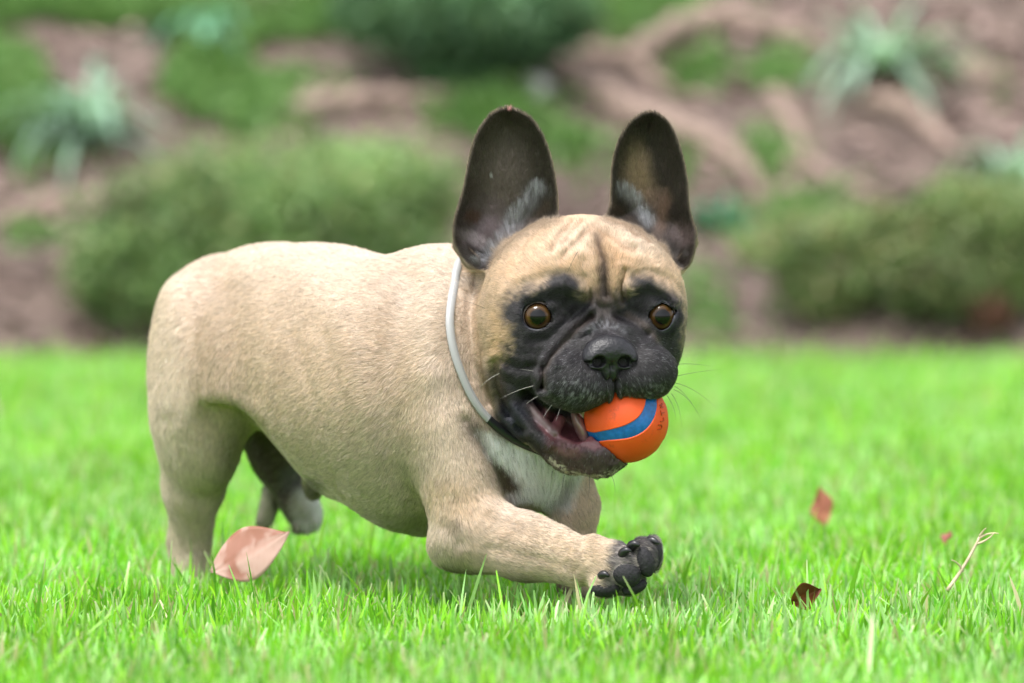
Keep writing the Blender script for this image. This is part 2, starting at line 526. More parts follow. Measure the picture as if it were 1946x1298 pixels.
MOUTH_POLY = [(1003, 766), (1038, 772), (1060, 786), (1085, 792), (1120, 786), (1150, 850), (1128, 856), (1100, 846), (1066, 836), (1048, 838), (1022, 812)]
TAN = np.array([0.66, 0.530, 0.415]); TAN2 = np.array([0.45, 0.335, 0.245]); PALE = np.array([0.77, 0.685, 0.60])
BLACK = np.array([0.023, 0.024, 0.033]); BROWN = np.array([0.085, 0.062, 0.048]); WHITE = np.array([0.90, 0.90, 0.89])

def coat(V, Nn):
    """V sculpt positions, Nn normals in sculpt space -> colour, hairlessness 0..1, hair length"""
    x, y, w = V[:, 0], V[:, 1], V[:, 2]
    n1, n2, n3 = tri_noise(V)
    P = (x, y, w)
    hu, hv, hf = to_head(P)
    headness = np.zeros(len(V))
    k = np.nonzero((x > 820) & (y < 950) & (w < 420))[0]
    if len(k):
        Q = (x[k], y[k], w[k]); headness[k] = sstep(14, -14, sdf_head(Q) - sdf_body(Q))
    col = np.empty((len(V), 3)); bald = np.zeros(len(V)); ln = np.full(len(V), 12.5)
    col[:] = TAN
    def over(m, c, s=1.0):
        m = (np.clip(m, 0, 1) * s)[:, None]
        col[:] = col * (1 - m) + np.asarray(c) * m
    def blob(cx, cy, rx, ry, soft, rot=0.0, jit=5.0):
        c, s = math.cos(math.radians(rot)), math.sin(math.radians(rot))
        dx, dy = x - cx + (n1 - .5) * jit * 3 + (n2 - .5) * jit * 2, y - cy + (n2 - .5) * jit * 2 + (n3 - .5) * jit
        a, b = (dx * c + dy * s) / rx, (-dx * s + dy * c) / ry
        return sstep(1 + soft, 1 - soft, np.sqrt(a * a + b * b))
    def polym(pts, soft, jit=8.0):
        d = poly_sdf(x + (n2 - .5) * jit * 2 + (n3 - .5) * jit, y + (n1 - .5) * jit * 2 + (n3 - .5) * jit, pts)
        return sstep(soft, -soft, d)
    def line(pts, wd, jit=4.0):
        d = poly_dist(x + (n2 - .5) * jit, y + (n3 - .5) * jit, pts)
        return np.exp(-(d / wd) ** 2)
    body = 1 - headness
    # broad variation of the fawn, plus light and shade painted on the body
    over(sstep(0.42, 0.75, n1), TAN2, 0.28)
    over(sstep(0.5, 0.8, n2), TAN2, 0.12)
    over(sstep(700, 950, y) * body * sstep(950, 800, x), np.array([0.56, 0.50, 0.40]), 0.55)
    over(sstep(-0.2, -0.95, Nn[:, 1]) * body, PALE, 0.45)  # up-facing coat paler: light from above painted into the colour
    over(blob(395, 620, 70, 130, .6, 10) * body, TAN2, 0.35)
    over(blob(300, 700, 60, 260, .6) * body, PALE, 0.4)
    over(blob(740, 620, 90, 110, .7, 20) * body, TAN2, 0.3)  # darker hollow behind the shoulder: muscle shading painted in
    over(blob(830, 640, 50, 190, .7, -14) * body * (w < 350), PALE, 0.35)  # lit ridge of the shoulder painted pale
    over(blob(900, 700, 60, 120, .7, -25) * body * (w < 300), TAN2, 0.4)
    # dark fringe between arm and white chest
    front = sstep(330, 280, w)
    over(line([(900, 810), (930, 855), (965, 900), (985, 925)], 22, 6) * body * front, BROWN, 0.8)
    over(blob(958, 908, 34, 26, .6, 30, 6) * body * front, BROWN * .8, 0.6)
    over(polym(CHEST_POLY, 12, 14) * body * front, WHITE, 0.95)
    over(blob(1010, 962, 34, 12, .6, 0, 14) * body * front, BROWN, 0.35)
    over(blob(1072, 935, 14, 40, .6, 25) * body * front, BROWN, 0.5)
    ln[:] = ln + 9 * polym(CHEST_POLY, 12) * body * front
    # legs
    over(blob(860, 950, 60, 40, .7, 20) * body * (w < 220), np.array([0.75, 0.52, 0.32]), 0.3)
    over(line([(840, 1080), (950, 1102), (1060, 1112), (1122, 1140)], 12, 8) * (x > 820) * body, BROWN, 0.8)
    over(sstep(960, 1130, x) * (y > 950) * body * (w < 150), np.array([0.72, 0.59, 0.44]), 0.6)
    over(blob(866, 1000, 14, 18, .8), BROWN, 0.3)
    pawm = sstep(1142, 1158, x + (y - 1075) * 0.25 + (n2 - .5) * 24) * (y > 1000) * (w < 60)
    over(pawm, BLACK * 2.2, 0.9)
    over(pawm * sstep(.5, .7, n2), PALE * .7, 0.55)
    over(pawm * np.maximum(blob(1170, 1090, 9, 26, .6, 10), blob(1209, 1062, 8, 22, .6, 0)), PALE * .8, 0.6)
    over(blob(440, 900, 26, 130, .7, 8) * body, BROWN, 0.35)
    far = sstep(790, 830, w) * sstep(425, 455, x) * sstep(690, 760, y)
    over(far, BROWN * 1.1, 0.92)  # far hind leg in shadow: shade painted into its coat colour
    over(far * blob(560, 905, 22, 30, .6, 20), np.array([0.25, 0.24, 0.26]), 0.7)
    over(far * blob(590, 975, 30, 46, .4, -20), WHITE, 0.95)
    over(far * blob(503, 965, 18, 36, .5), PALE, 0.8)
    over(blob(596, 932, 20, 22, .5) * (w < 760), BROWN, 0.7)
    over(sstep(955, 1010, y) * sstep(900, 820, x) * sstep(600, 700, x) * body * (w > 180), np.array([0.24, 0.2, 0.15]), 0.6)  # shade under chest and belly painted into the coat
    # ---------------- head
    fr = sstep(200, 130, w) * headness
    ear = (np.minimum(poly_sdf(x, y, EAR_L), poly_sdf(x, y, EAR_R)) < 3) & (y < 512) & (w > 60)
    earf = np.zeros(len(V))
    k2 = np.nonzero(ear)[0]
    if len(k2):
        Q = (x[k2], y[k2], w[k2]); H3 = to_head(Q)
        e_ = np.minimum(sdf_ear(Q, EAR_L, 118, -1), sdf_ear(Q, EAR_R, 140, 1))
        e_ = np.minimum(e_, np.minimum(ell(Q, (930, 468, 190), (58, 58, 48)), ell(Q, (1276, 474, 200), (38, 52, 42))) + 6)
        sk = su(ell(H3, (-4, -48, -150), (182, 142, 165)), ell((np.abs(H3[0]), H3[1], H3[2]), (64, -64, -70), (78, 62, 64)), 40)
        earf[k2] = sstep(7, -7, e_ - sk + (n2[k2] - .5) * 14)
    earf = earf * headness
    fr = fr * (1 - earf)
    over(headness * (1 - earf), np.array([0.71, 0.54, 0.38]), 0.8)
    over(blob(1150, 480, 62, 66, .7, 0, 10) * fr, np.array([0.60, 0.38, 0.19]), 0.45)
    over(blob(1095, 455, 50, 26, .7, -30) * fr, PALE, 0.5)
    over(blob(1200, 455, 60, 26, .7, 30) * fr, PALE, 0.5)
    over(blob(1120, 505, 18, 40, .6) * fr, PALE, 0.25)
    over(blob(925, 600, 36, 90, .7) * fr, np.array([0.42, 0.33, 0.23]), 0.5)
    over(blob(960, 640, 30, 60, .6) * fr, np.array([0.66, 0.46, 0.26]), 0.5)
    for g in GROOVES[1:8]:
        over(line(g[0], 4, 3) * fr, np.array([0.36, 0.2, 0.1]), 0.45)
    over(line(GROOVES[0][0], 7, 7) * fr * sstep(425, 470, y), BLACK * 1.5, 0.93)
    over(line([(1135, 455), (1146, 500), (1150, 560)], 20, 14) * fr, np.array([0.30, 0.18, 0.09]), 0.55)
    for q_ in ([(1058, 414), (1015, 430), (965, 462), (915, 508)], [(1150, 412), (1195, 424), (1245, 452), (1300, 505)]):
        over(line(q_, 16, 14) * fr, np.array([0.20, 0.155, 0.115]), 0.6)
    over(blob(1147, 540, 13, 42, .7) * fr, BROWN, 0.85)
    over(blob(1150, 574, 40, 22, .6) * fr, BROWN * .6, 0.8)
    # black mask
    mk = np.maximum(polym(MASK_POLY, 18, 18), blob(1075, 545, 34, 26, .4, 12)) * headness * sstep(190, 110, w)
    mk = np.maximum(mk, sstep(120, 146, hv + (n1 - .5) * 60) * headness * sstep(175, 100, w) * sstep(925, 965, x))
    over(mk, BLACK * 1.15, 0.965)
    over(line(GROOVES[9][0], 7, 4) * fr, np.array([0.16, 0.12, 0.10]), 0.55)
    over(line([(1189, 598), (1222, 618), (1247, 645)], 6, 4) * fr, np.array([0.16, 0.12, 0.10]), 0.5)
    over(blob(1150, 592, 24, 20, .7) * fr, np.array([0.10, 0.08, 0.07]), 0.5)
    over(blob(930, 740, 30, 60, .7, -20) * fr, np.array([0.16, 0.12, 0.09]), 0.6)
    for c, rx, ry in (((1090, 740), 46, 26), ((1235, 745), 44, 22), ((1150, 755), 40, 12)):
        over(blob(*c, rx, ry, .6) * fr * sstep(.56, .72, n3), np.array([0.42, 0.42, 0.44]), 0.5)
    over(line([(1120, 628), (1150, 618), (1185, 630)], 8, 4) * fr * sstep(.4, .7, n3), np.array([0.3, 0.3, 0.33]), 0.55)
    over(blob(972, 795, 30, 34, .5) * (w < 120), BLACK * 2, 0.9)
    # throat and jaw underside
    over(headness * (y > 840) * sstep(40, 90, w), np.array([0.55, 0.47, 0.36]), 0.7)
    # chin and mouth
    chin = blob(1120, 872, 92, 40, .25, 4, 6) * headness * (y > 820) * sstep(110, 70, w)
    over(chin, np.array([0.062, 0.036, 0.040]), 0.92)
    over(blob(1075, 848, 32, 18, .5, 20, 6) * headness * sstep(110, 70, w), np.array([0.17, 0.075, 0.085]), 0.8)
    over(line([(1045, 872), (1080, 899), (1130, 908), (1180, 894)], 6, 4) * headness * sstep(.4, .6, n3), PALE, 0.7)
    bald = np.maximum(bald, chin * 0.75)
    mo = polym(MOUTH_POLY, 5, 3) * headness * sstep(110, 85, w)
    mo = mo * (ell((hu, hv, hf), (-62, 122, 16), (72, 62, 68), rotz(10)) > 0)
    over(mo, np.array([0.13, 0.045, 0.052]), 1.0)
    over(mo * sstep(1040, 1010, x), BLACK * 1.3, 0.85)
    over(mo * line([(1010, 778), (1036, 806), (1052, 822)], 9, 3), np.array([0.12, 0.08, 0.082]), 0.9)
    bald = np.maximum(bald, mo)
    ln = ln * (1 - headness) + headness * 10.5
    ln = ln * (1 - mk) + mk * 7
    # eyes surround
    for eu, ev in EYES:
        c = from_head(eu, ev, -26)
        dd = np.sqrt((x - c[0]) ** 2 + (y - c[1]) ** 2 + (w - c[2]) ** 2)
        m = sstep(46, 34, dd)
        over(m * headness, BLACK * .8, 1.0); bald = np.maximum(bald, sstep(40, 36, dd))
    bd = np.sqrt((x - BALL_C[0]) ** 2 + (y - BALL_C[1]) ** 2 + (w - BALL_C[2]) ** 2)
    bald = np.maximum(bald, sstep(BALL_R + 8, BALL_R + 3, bd))
    # ears
    inner = earf * sstep(0.15, -0.25, Nn[:, 2])
    rim = sstep(-10, -2, np.minimum(poly_sdf(x, y, EAR_L), poly_sdf(x, y, EAR_R)))
    over(earf, np.array([0.34, 0.26, 0.19]), 0.7)
    over(inner, np.array([0.040, 0.032, 0.029]), 0.97)
    over(inner * blob(955, 345, 46, 90, .8, 0, 6), np.array([0.19, 0.155, 0.135]), 0.75)
    over(inner * blob(925, 425, 40, 40, .8, 0, 6), np.array([0.20, 0.155, 0.17]), 0.7)
    over(inner * blob(900, 415, 16, 12, .6, 0, 4), np.array([0.11, 0.05, 0.03]), 0.6)
    over(inner * blob(905, 458, 34, 12, .6, 25, 4), np.array([0.40, 0.34, 0.36]), 0.7)
    over(inner * blob(1212, 335, 26, 52, .7, -8, 6), np.array([0.38, 0.28, 0.18]), 0.75)
    over(inner * blob(1240, 380, 26, 22, .7, 0, 6), np.array([0.28, 0.19, 0.15]), 0.6)
    over(inner * blob(1258, 412, 14, 38, .7, 10, 5), np.array([0.26, 0.165, 0.125]), 0.7)
    over(inner * blob(1296, 448, 26, 20, .6, 0, 5), np.array([0.27, 0.2, 0.2]), 0.6)
    wl = np.maximum(line([(1022, 368), (1000, 395), (978, 420), (970, 440)], 14, 16), line([(1186, 368), (1208, 388), (1226, 412), (1234, 428)], 11, 14))
    wl = np.maximum(wl, line([(955, 455), (930, 485), (912, 500)], 9, 8) * .8)
    wl = wl * (0.45 + 0.75 * sstep(.3, .65, n3))
    over(earf * wl, np.array([0.50, 0.51, 0.55]), 0.72)
    over(earf * np.maximum(line([(1040, 395), (1005, 432), (965, 462)], 9, 8), line([(1165, 395), (1190, 418), (1225, 445)], 8, 8)), BROWN * 1.3, 0.6)
    over(earf * sstep(-7, -1, np.minimum(poly_sdf(x, y, EAR_L), poly_sdf(x, y, EAR_R))), np.array([0.42, 0.34, 0.26]), 0.7)
    over(blob(968, 208, 4, 4, .4, 0, 0) * earf, np.array([0.7, 0.35, 0.35]), 1.0)
    over(blob(934, 338, 3, 3, .4, 0, 0) * earf, np.array([0.5, 0.5, 0.5]), 1.0)
    ln = ln * (1 - earf) + earf * (9.5 + 14 * wl)
    # pads are separate parts
    col *= (0.92 + 0.24 * n3)[:, None]
    return np.clip(col, 0.004, 0.9), bald, ln, headness, earf

# ------------------------------------------------------------------ the dog
def body_normals(V, F):
    T = V[F]
    fn = np.cross(T[:, 2] - T[:, 0], T[:, 3] - T[:, 1])
    n = np.zeros_like(V)
    for c in range(4):
        for a in range(3): n[:, a] += np.bincount(F[:, c], weights=fn[:, a], minlength=len(V))
    return n / (np.linalg.norm(n, axis=1)[:, None] + 1e-12)

m_coat, nt, out = new_mat('short_fawn_coat_skin')
at_c = N(nt, 'Attribute'); at_c.attribute_name = 'coat'
at_b = N(nt, 'Attribute'); at_b.attribute_name = 'bald'
b = N(nt, 'BsdfPrincipled')
tc = N(nt, 'TexCoord'); tx = N(nt, 'TexNoise'); tx.inputs['Scale'].default_value = 900; tx.inputs['Detail'].default_value = 4
nt.links.new(tc.outputs['Object'], tx.inputs['Vector'])
bp = N(nt, 'Bump'); bp.inputs['Strength'].default_value = 0.35; bp.inputs['Distance'].default_value = 0.0006
nt.links.new(tx.outputs[0], bp.inputs['Height']); nt.links.new(bp.outputs[0], b.inputs['Normal'])
nt.links.new(at_c.outputs['Color'], b.inputs['Base Color'])
mr = N(nt, 'MapRange'); mr.inputs[3].default_value = 0.75; mr.inputs[4].default_value = 0.34
nt.links.new(at_b.outputs['Fac'], mr.inputs[0]); nt.links.new(mr.outputs[0], b.inputs['Roughness'])
mr2 = N(nt, 'MapRange'); mr2.inputs[3].default_value = 0.15; mr2.inputs[4].default_value = 0.5
nt.links.new(at_b.outputs['Fac'], mr2.inputs[0]); nt.links.new(mr2.outputs[0], b.inputs['Specular IOR Level'])
nt.links.new(b.outputs[0], out.inputs['Surface'])

m_fur, nt, out = new_mat('short_hair')
at_c = N(nt, 'Attribute'); at_c.attribute_name = 'hair_colour'
hi = N(nt, 'HairInfo')
df = N(nt, 'BsdfPrincipled'); df.inputs['Roughness'].default_value = 0.38; df.inputs['Specular IOR Level'].default_value = 0.5
tr = N(nt, 'BsdfTranslucent')
mx = N(nt, 'MixShader'); mx.inputs[0].default_value = 0.25
nt.links.new(at_c.outputs['Color'], df.inputs['Base Color']); nt.links.new(at_c.outputs['Color'], tr.inputs['Color'])
nt.links.new(df.outputs[0], mx.inputs[1]); nt.links.new(tr.outputs[0], mx.inputs[2])
nt.links.new(mx.outputs[0], out.inputs['Surface'])

gx = axis((258, 850, 5.0), (850, 1345, 2.3)); gy = axis((188, 945, 2.3), (945, 1226, 3.2)); gz = axis((-112, 262, 2.4), (262, 1070, 5.5))
BV, BF = polygonise(sdf_dog, gx, gy, gz)
BN = body_normals(BV, BF)
if (BN[:, 1] * (BV[:, 1] - 700)).sum() < 0:      # faces must point outwards
    BF = BF[:, ::-1].copy(); BN = -BN
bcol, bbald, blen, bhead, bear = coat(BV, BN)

DOG_LOC = Vector(unproject([[700, 1180, 400]])[0]); DOG_LOC.z = 0.0
dog = tag(empty('dog', DOG_LOC), 'fawn french bulldog with a black face trotting over the lawn, ball in its mouth', 'dog')
body = mesh_obj('body', unproject(BV), BF[:, ::-1].copy(), m_coat)
ca = body.data.attributes.new('coat', 'FLOAT_COLOR', 'POINT')
bcol = bcol * (0.78 + 0.22 * np.clip(bbald, 0, 1))[:, None]        # darker undercoat, with hair self-shadowing painted into the skin colour
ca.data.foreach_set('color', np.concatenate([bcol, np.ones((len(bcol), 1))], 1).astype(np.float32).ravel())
ba = body.data.attributes.new('bald', 'FLOAT', 'POINT'); ba.data.foreach_set('value', bbald.astype(np.float32))
adopt(body, dog)

def hair(name, nh, parent, seed=5):
    rng = np.random.default_rng(seed)
    V, F = BV, BF
    T = V[F]
    area = np.linalg.norm(np.cross(T[:, 2] - T[:, 0], T[:, 3] - T[:, 1]), axis=1)
    c = T.mean(1)
    fn = BN[F].mean(1)
    wgt = area * np.where(bhead[F].mean(1) > .5, 2.1, 1.0)
    wgt *= np.where(fn[:, 2] > 0.45, 0.35, 1.0) * np.where(c[:, 2] > 500, 0.6, 1.0)
    wgt *= np.where((c[:, 1] > 940) & (c[:, 0] > 820) & (c[:, 2] < 160), 1.5, 1.0)
    wgt *= 1 - np.clip(bbald[F].mean(1), 0, 1)
    wgt /= wgt.sum()
    fi = rng.choice(len(F), nh, p=wgt)
    a, b_ = rng.random((2, nh, 1))
    Tq = T[fi]
    root = (1 - a) * (1 - b_) * Tq[:, 0] + a * (1 - b_) * Tq[:, 1] + a * b_ * Tq[:, 2] + (1 - a) * b_ * Tq[:, 3]
    nb = BN[F[fi]].mean(1); nb /= np.linalg.norm(nb, axis=1)[:, None]
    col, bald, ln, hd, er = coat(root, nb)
    # flow of the coat
    x, y, w = root.T
    flow = np.empty((nh, 3)); flow[:] = (-0.62, 0.42, 0.66)
    def along(mask, d):
        d = np.asarray(d, float); m = np.clip(mask, 0, 1)[:, None]; flow[:] = flow * (1 - m) + d * m
    bd = 1 - hd
    along(bd * sstep(600, 800, y) * sstep(700, 850, x) * sstep(340, 220, w), (0.05, 1, 0.1))
    along(bd * sstep(850, 960, x) * sstep(920, 1010, y) * sstep(230, 150, w), (0.93, 0.3, -0.3))
    along(bd * sstep(300, 240, w) * sstep(900, 940, x) * sstep(960, 900, y), (0.25, 0.95, 0.1))
    along(bd * sstep(520, 420, x) * sstep(560, 780, y), (0.02, 1, 0.1))
    hdir = root - np.array([1160, 640, -40.0]); hdir /= np.linalg.norm(hdir, axis=1)[:, None]
    hdir = hdir + np.array([0, 0.12, 0.25])
    flow = flow * bd[:, None] + hdir * hd[:, None]
    el = np.where((x < 1100)[:, None], root - np.array([985, 520, 170]), root - np.array([1235, 520, 190]))
    el /= np.linalg.norm(el, axis=1)[:, None]
    flow = flow * (1 - er[:, None]) + (el + np.array([0, -0.5, 0])) * er[:, None]
    flow += (np.stack([fbm(root, 1 / 30, 31), fbm(root, 1 / 30, 41), fbm(root, 1 / 30, 51)], 1) - .5) * 0.7
    flow += rng.normal(0, 0.10, (nh, 3))
    flow -= (flow * nb).sum(1)[:, None] * nb
    flow /= np.linalg.norm(flow, axis=1)[:, None] + 1e-9
    L = ln * rng.uniform(0.7, 1.25, nh)
    lift = np.clip(0.17 + 0.12 * rng.normal(size=nh) + 0.1 * er, 0.1, 0.8)
    # clumps: neighbouring hairs lean together
    cl = (np.stack([noise3(root, 1 / 9.0, 61), noise3(root, 1 / 9.0, 71), noise3(root, 1 / 9.0, 81)], 1) - .5) * 0.4
    cl -= np.minimum((cl * nb).sum(1), 0)[:, None] * nb
    K = 4
    pts = np.empty((nh, K, 3))
    for i in range(K):
        t = i / (K - 1)
        up = lift * (t - 0.45 * t * t) * 1.0
        p = flow + cl * t
        pts[:, i] = root + (p * (t * L)[:, None]) * 0.95 + nb * (up * L + 0.5)[:, None]
    col = col * rng.uniform(0.82, 1.15, (nh, 1)) * (0.90 + 0.22 * noise3(root * np.array([.6, 1, .6]), 1 / 6.0, 99))[:, None]
    dark = rng.random(nh) < 0.09
    col[dark] *= 0.5
    pale = (rng.random(nh) < 0.05) & (hd < .5); col[pale] = col[pale] * 0.4 + PALE * 0.6
    grey = (rng.random(nh) < 0.035) & (hd > .5) & (x > 1030) & (y > 640); col[grey] = (0.30, 0.30, 0.32)
    hc = bpy.data.hair_curves.new(name)
    hc.add_curves([K] * nh)
    W = unproject(pts.reshape(-1, 3)).astype(np.float32)
    hc.attributes['position'].data.foreach_set('vector', W.ravel()) if 'position' in hc.attributes else hc.points.foreach_set('position', W.ravel())
    r = hc.attributes.get('radius') or hc.attributes.new('radius', 'FLOAT', 'POINT')
    prof = np.array([1.0, 0.9, 0.7, 0.15]) * 0.000108
    rad = prof[None, :] * np.where(hd > .5, 0.72, 1.0)[:, None]
    r.data.foreach_set('value', rad.astype(np.float32).ravel())
    ac = hc.attributes.new('hair_colour', 'FLOAT_COLOR', 'CURVE')
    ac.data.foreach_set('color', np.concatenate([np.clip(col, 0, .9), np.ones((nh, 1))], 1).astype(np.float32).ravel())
    hc.materials.append(m_fur)
    o = bpy.data.objects.new(name, hc); COL.objects.link(o)
    adopt(o, parent); tag(o, kind='stuff')
    return o
hair('fur', 640000, dog)

# ---- eyes
def rot_to(fwd):
    return Vector(fwd).to_track_quat('Z', 'Y').to_matrix().to_4x4()
def uv_sphere(r, nu=64, nv=40):
    V = [(0, 0, r)]; F = []
    for i in range(1, nv):
        th = math.pi * i / nv
        for j in range(nu):
            ph = 2 * math.pi * j / nu
            V.append((r * math.sin(th) * math.cos(ph), r * math.sin(th) * math.sin(ph), r * math.cos(th)))
    V.append((0, 0, -r))
    for j in range(nu): F.append((0, 1 + j, 1 + (j + 1) % nu))
    for i in range(nv - 2):
        for j in range(nu):
            a = 1 + i * nu + j; b2 = 1 + i * nu + (j + 1) % nu
            F.append((a, a + nu, b2 + nu, b2))
    e = len(V) - 1; s = 1 + (nv - 2) * nu
    for j in range(nu): F.append((s + j, e, s + (j + 1) % nu))
    return V, F
U = D0 / FPX   # metres per sculpt unit at the focus distance
m_eye, nt, out = new_mat('wet_amber_eye')
tc = N(nt, 'TexCoord'); nrm = N(nt, 'VectorMath', operation='NORMALIZE'); nt.links.new(tc.outputs['Object'], nrm.inputs[0])
sep = N(nt, 'SeparateXYZ'); nt.links.new(nrm.outputs[0], sep.inputs[0])
acs = N(nt, 'Math', operation='ARCCOSINE'); nt.links.new(sep.outputs[2], acs.inputs[0])
tx = N(nt, 'TexNoise'); tx.inputs['Scale'].default_value = 9; tx.inputs['Detail'].default_value = 6
nt.links.new(nrm.outputs[0], tx.inputs['Vector'])
ad = N(nt, 'Math', operation='MULTIPLY_ADD'); ad.inputs[1].default_value = 0.10; nt.links.new(tx.outputs[0], ad.inputs[0]); sc_ = N(nt, 'Math', operation='MULTIPLY'); sc_.inputs[1].default_value = 0.90; nt.links.new(acs.outputs[0], sc_.inputs[0]); nt.links.new(sc_.outputs[0], ad.inputs[2])
rp = N(nt, 'ValToRGB'); nt.links.new(ad.outputs[0], rp.inputs[0])
cr = rp.color_ramp
stops = [(0.0, (0.002, 0.002, 0.003)), (0.46, (0.003, 0.003, 0.003)), (0.51, (0.03, 0.013, 0.004)), (0.66, (0.070, 0.036, 0.011)), (0.80, (0.040, 0.020, 0.007)), (0.89, (0.012, 0.006, 0.003)), (0.97, (0.012, 0.008, 0.006))]
cr.elements[0].position = 0; cr.elements[0].color = (*stops[0][1], 1); cr.elements[1].position = 1.0; cr.elements[1].color = (0.28, 0.23, 0.21, 1)
for p_, c_ in stops[1:]:
    e_ = cr.elements.new(p_); e_.color = (*c_, 1)
b = N(nt, 'BsdfPrincipled'); b.inputs['Specular IOR Level'].default_value = 0; b.inputs['Roughness'].default_value = 0.6; b.inputs['Coat Weight'].default_value = 1; b.inputs['Coat Roughness'].default_value = 0.02; b.inputs['Coat IOR'].default_value = 1.38
nt.links.new(rp.outputs[0], b.inputs['Base Color']); nt.links.new(b.outputs[0], out.inputs['Surface'])
for eu, ev in EYES:
    c = from_head(eu, ev, -26)
    V, F = uv_sphere((EYE_R - 0.6) * U)
    o = mesh_obj('eye', V, F, m_eye)
    fw = Vector(from_head(0.22 * (1 if eu > 0 else -1) * 0.5, 0.02, 1)) - Vector(H0)   # gaze in sculpt space (x, down, away)
    if eu > 0: fw = Vector((fw.x - 0.02, fw.y, fw.z))
    gw = Vector((fw.x * 0.8 - 0.10, fw.z, -fw.y + 0.02))
    o.data.transform(rot_to(gw)); o.location = Vector(unproject([c])[0])
    # the shader reads the gaze axis as local Z, so keep the rotation on the object instead
    o.data.transform(rot_to(gw).inverted()); o.rotation_euler = rot_to(gw).to_euler()
    adopt(o, dog)

# ---- nose
def sdf_nose(P):
    u, v, f = to_head(P); au = np.abs(u); A = (au, v, f); H = (u, v, f)
    d = ell(H, (0, 68, 60), (48, 32, 34))
    d = su(d, ell(A, (31, 82, 66), (23, 22, 24)), 12)
    d = su(d, ell(H, (0, 104, 56), (20, 24, 26)), 10)
    d = ss(d, ell(A, (25, 88, 92), (13.5, 12, 30)), 4)
    d = ss(d, cone(A, (28, 92, 92), 7.5, (49, 92, 74), 5.0), 4)
    d = d + 5 * np.exp(-(u / 4.0) ** 2) * sstep(84, 96, v)
    return d
nx = np.arange(1090, 1240, 1.6, dtype=np.float32); ny = np.arange(618, 745, 1.6, dtype=np.float32); nz = np.arange(-118, 0, 1.6, dtype=np.float32)
nx, ny, nz = nx[:(len(nx) - 1) // 4 * 4 + 1], ny[:(len(ny) - 1) // 4 * 4 + 1], nz[:(len(nz) - 1) // 4 * 4 + 1]
NV, NF = polygonise(sdf_nose, nx, ny, nz)
m_nose = simple_mat('black_nose_leather', (0.017, 0.0165, 0.020), 0.40, 0.3, 420, 0.4, 0.4)
def sculpt_part(name, V, F, mat, parent):
    o = mesh_obj(name, unproject(V), F[:, ::-1].copy(), mat)
    me = o.data
    # outward normals
    nrm_ = body_normals(V, F)
    if (nrm_ * (V - V.mean(0))).sum() < 0: pass
    o['_'] = 0; del o['_']
    adopt(o, parent); return o
sculpt_part('nose', NV, NF, m_nose, dog)

# ---- tongue, pads, claws
def blob_mesh(name, c, r, mat, parent, rot=0.0, tilt=0.0, seed=0, amp=0.0):
    """an ellipsoid in sculpt units; rot turns it in the picture plane, tilt about the vertical"""
    V, F = uv_sphere(1.0, 28, 18)
    V = np.array(V); V = V * (1 + amp * (fbm(V + seed, 1.7, seed)[:, None] - .5))
    V = V * np.array(r)
    c1, s1 = math.cos(math.radians(tilt)), math.sin(math.radians(tilt))
    V = np.stack([V[:, 0] * c1 + V[:, 2] * s1, V[:, 1], -V[:, 0] * s1 + V[:, 2] * c1], 1)
    c2, s2 = math.cos(math.radians(rot)), math.sin(math.radians(rot))
    V = np.stack([V[:, 0] * c2 - V[:, 1] * s2, V[:, 0] * s2 + V[:, 1] * c2, V[:, 2]], 1)
    o = mesh_obj(name, unproject(V + np.array(c)), F, mat)
    set_origin(o, unproject([c])[0]); adopt(o, parent); return o
def tube(pts, rad, seg=10):
    """tapered tube through 3D points (metres), radii per point"""
    P = [Vector(p) for p in pts]; V = []; F = []
    for i, p in enumerate(P):
        t = (P[min(i + 1, len(P) - 1)] - P[max(i - 1, 0)]).normalized()
        a = t.orthogonal().normalized() if i == 0 else (a - a.dot(t) * t).normalized()
        b2 = t.cross(a)
        for j in range(seg):
            ph = 2 * math.pi * j / seg
            V.append(p + (a * math.cos(ph) + b2 * math.sin(ph)) * rad[i])
    for i in range(len(P) - 1):
        for j in range(seg):
            k = (j + 1) % seg
            F.append((i * seg + j, i * seg + k, (i + 1) * seg + k, (i + 1) * seg + j))
    F.append(tuple(range(seg))[::-1]); F.append(tuple((len(P) - 1) * seg + j for j in range(seg)))
    return [tuple(v) for v in V], F
def bez(p0, p1, p2, n):
    p0, p1, p2 = (np.array(q, float) for q in (p0, p1, p2))
    return [tuple((1 - t) ** 2 * p0 + 2 * t * (1 - t) * p1 + t * t * p2) for t in np.linspace(0, 1, n)]
m_tongue = simple_mat('wet_tongue', (0.27, 0.15, 0.145), 0.3, 0.35, 160, 0.3, 0.5, 0.4, sub=0.2)
blob_mesh('tongue', (1106, 816, 42), (13, 42, 40), m_tongue, dog, rot=-24, amp=0.12)
m_pad = simple_mat('black_paw_pad', (0.026, 0.025, 0.028), 0.72, 0.35, 500, 0.6, 0.25)
m_claw = simple_mat('black_claw', (0.016, 0.015, 0.018), 0.34, 0.2, 80, 0.0, 0.5, 0.0)
for c, r, rt in (((1151, 1119, -38), (29, 16, 18), -6), ((1192, 1091, -55), (27, 25, 20), 20), ((1226, 1067, -50), (17, 31, 19), -14), ((1248, 1055, -18), (10, 27, 16), 6), ((1206, 1116, -36), (26, 13, 18), -22)):
    blob_mesh('paw_pad', c, r, m_pad, dog, rot=rt, amp=0.18, seed=int(c[0]))
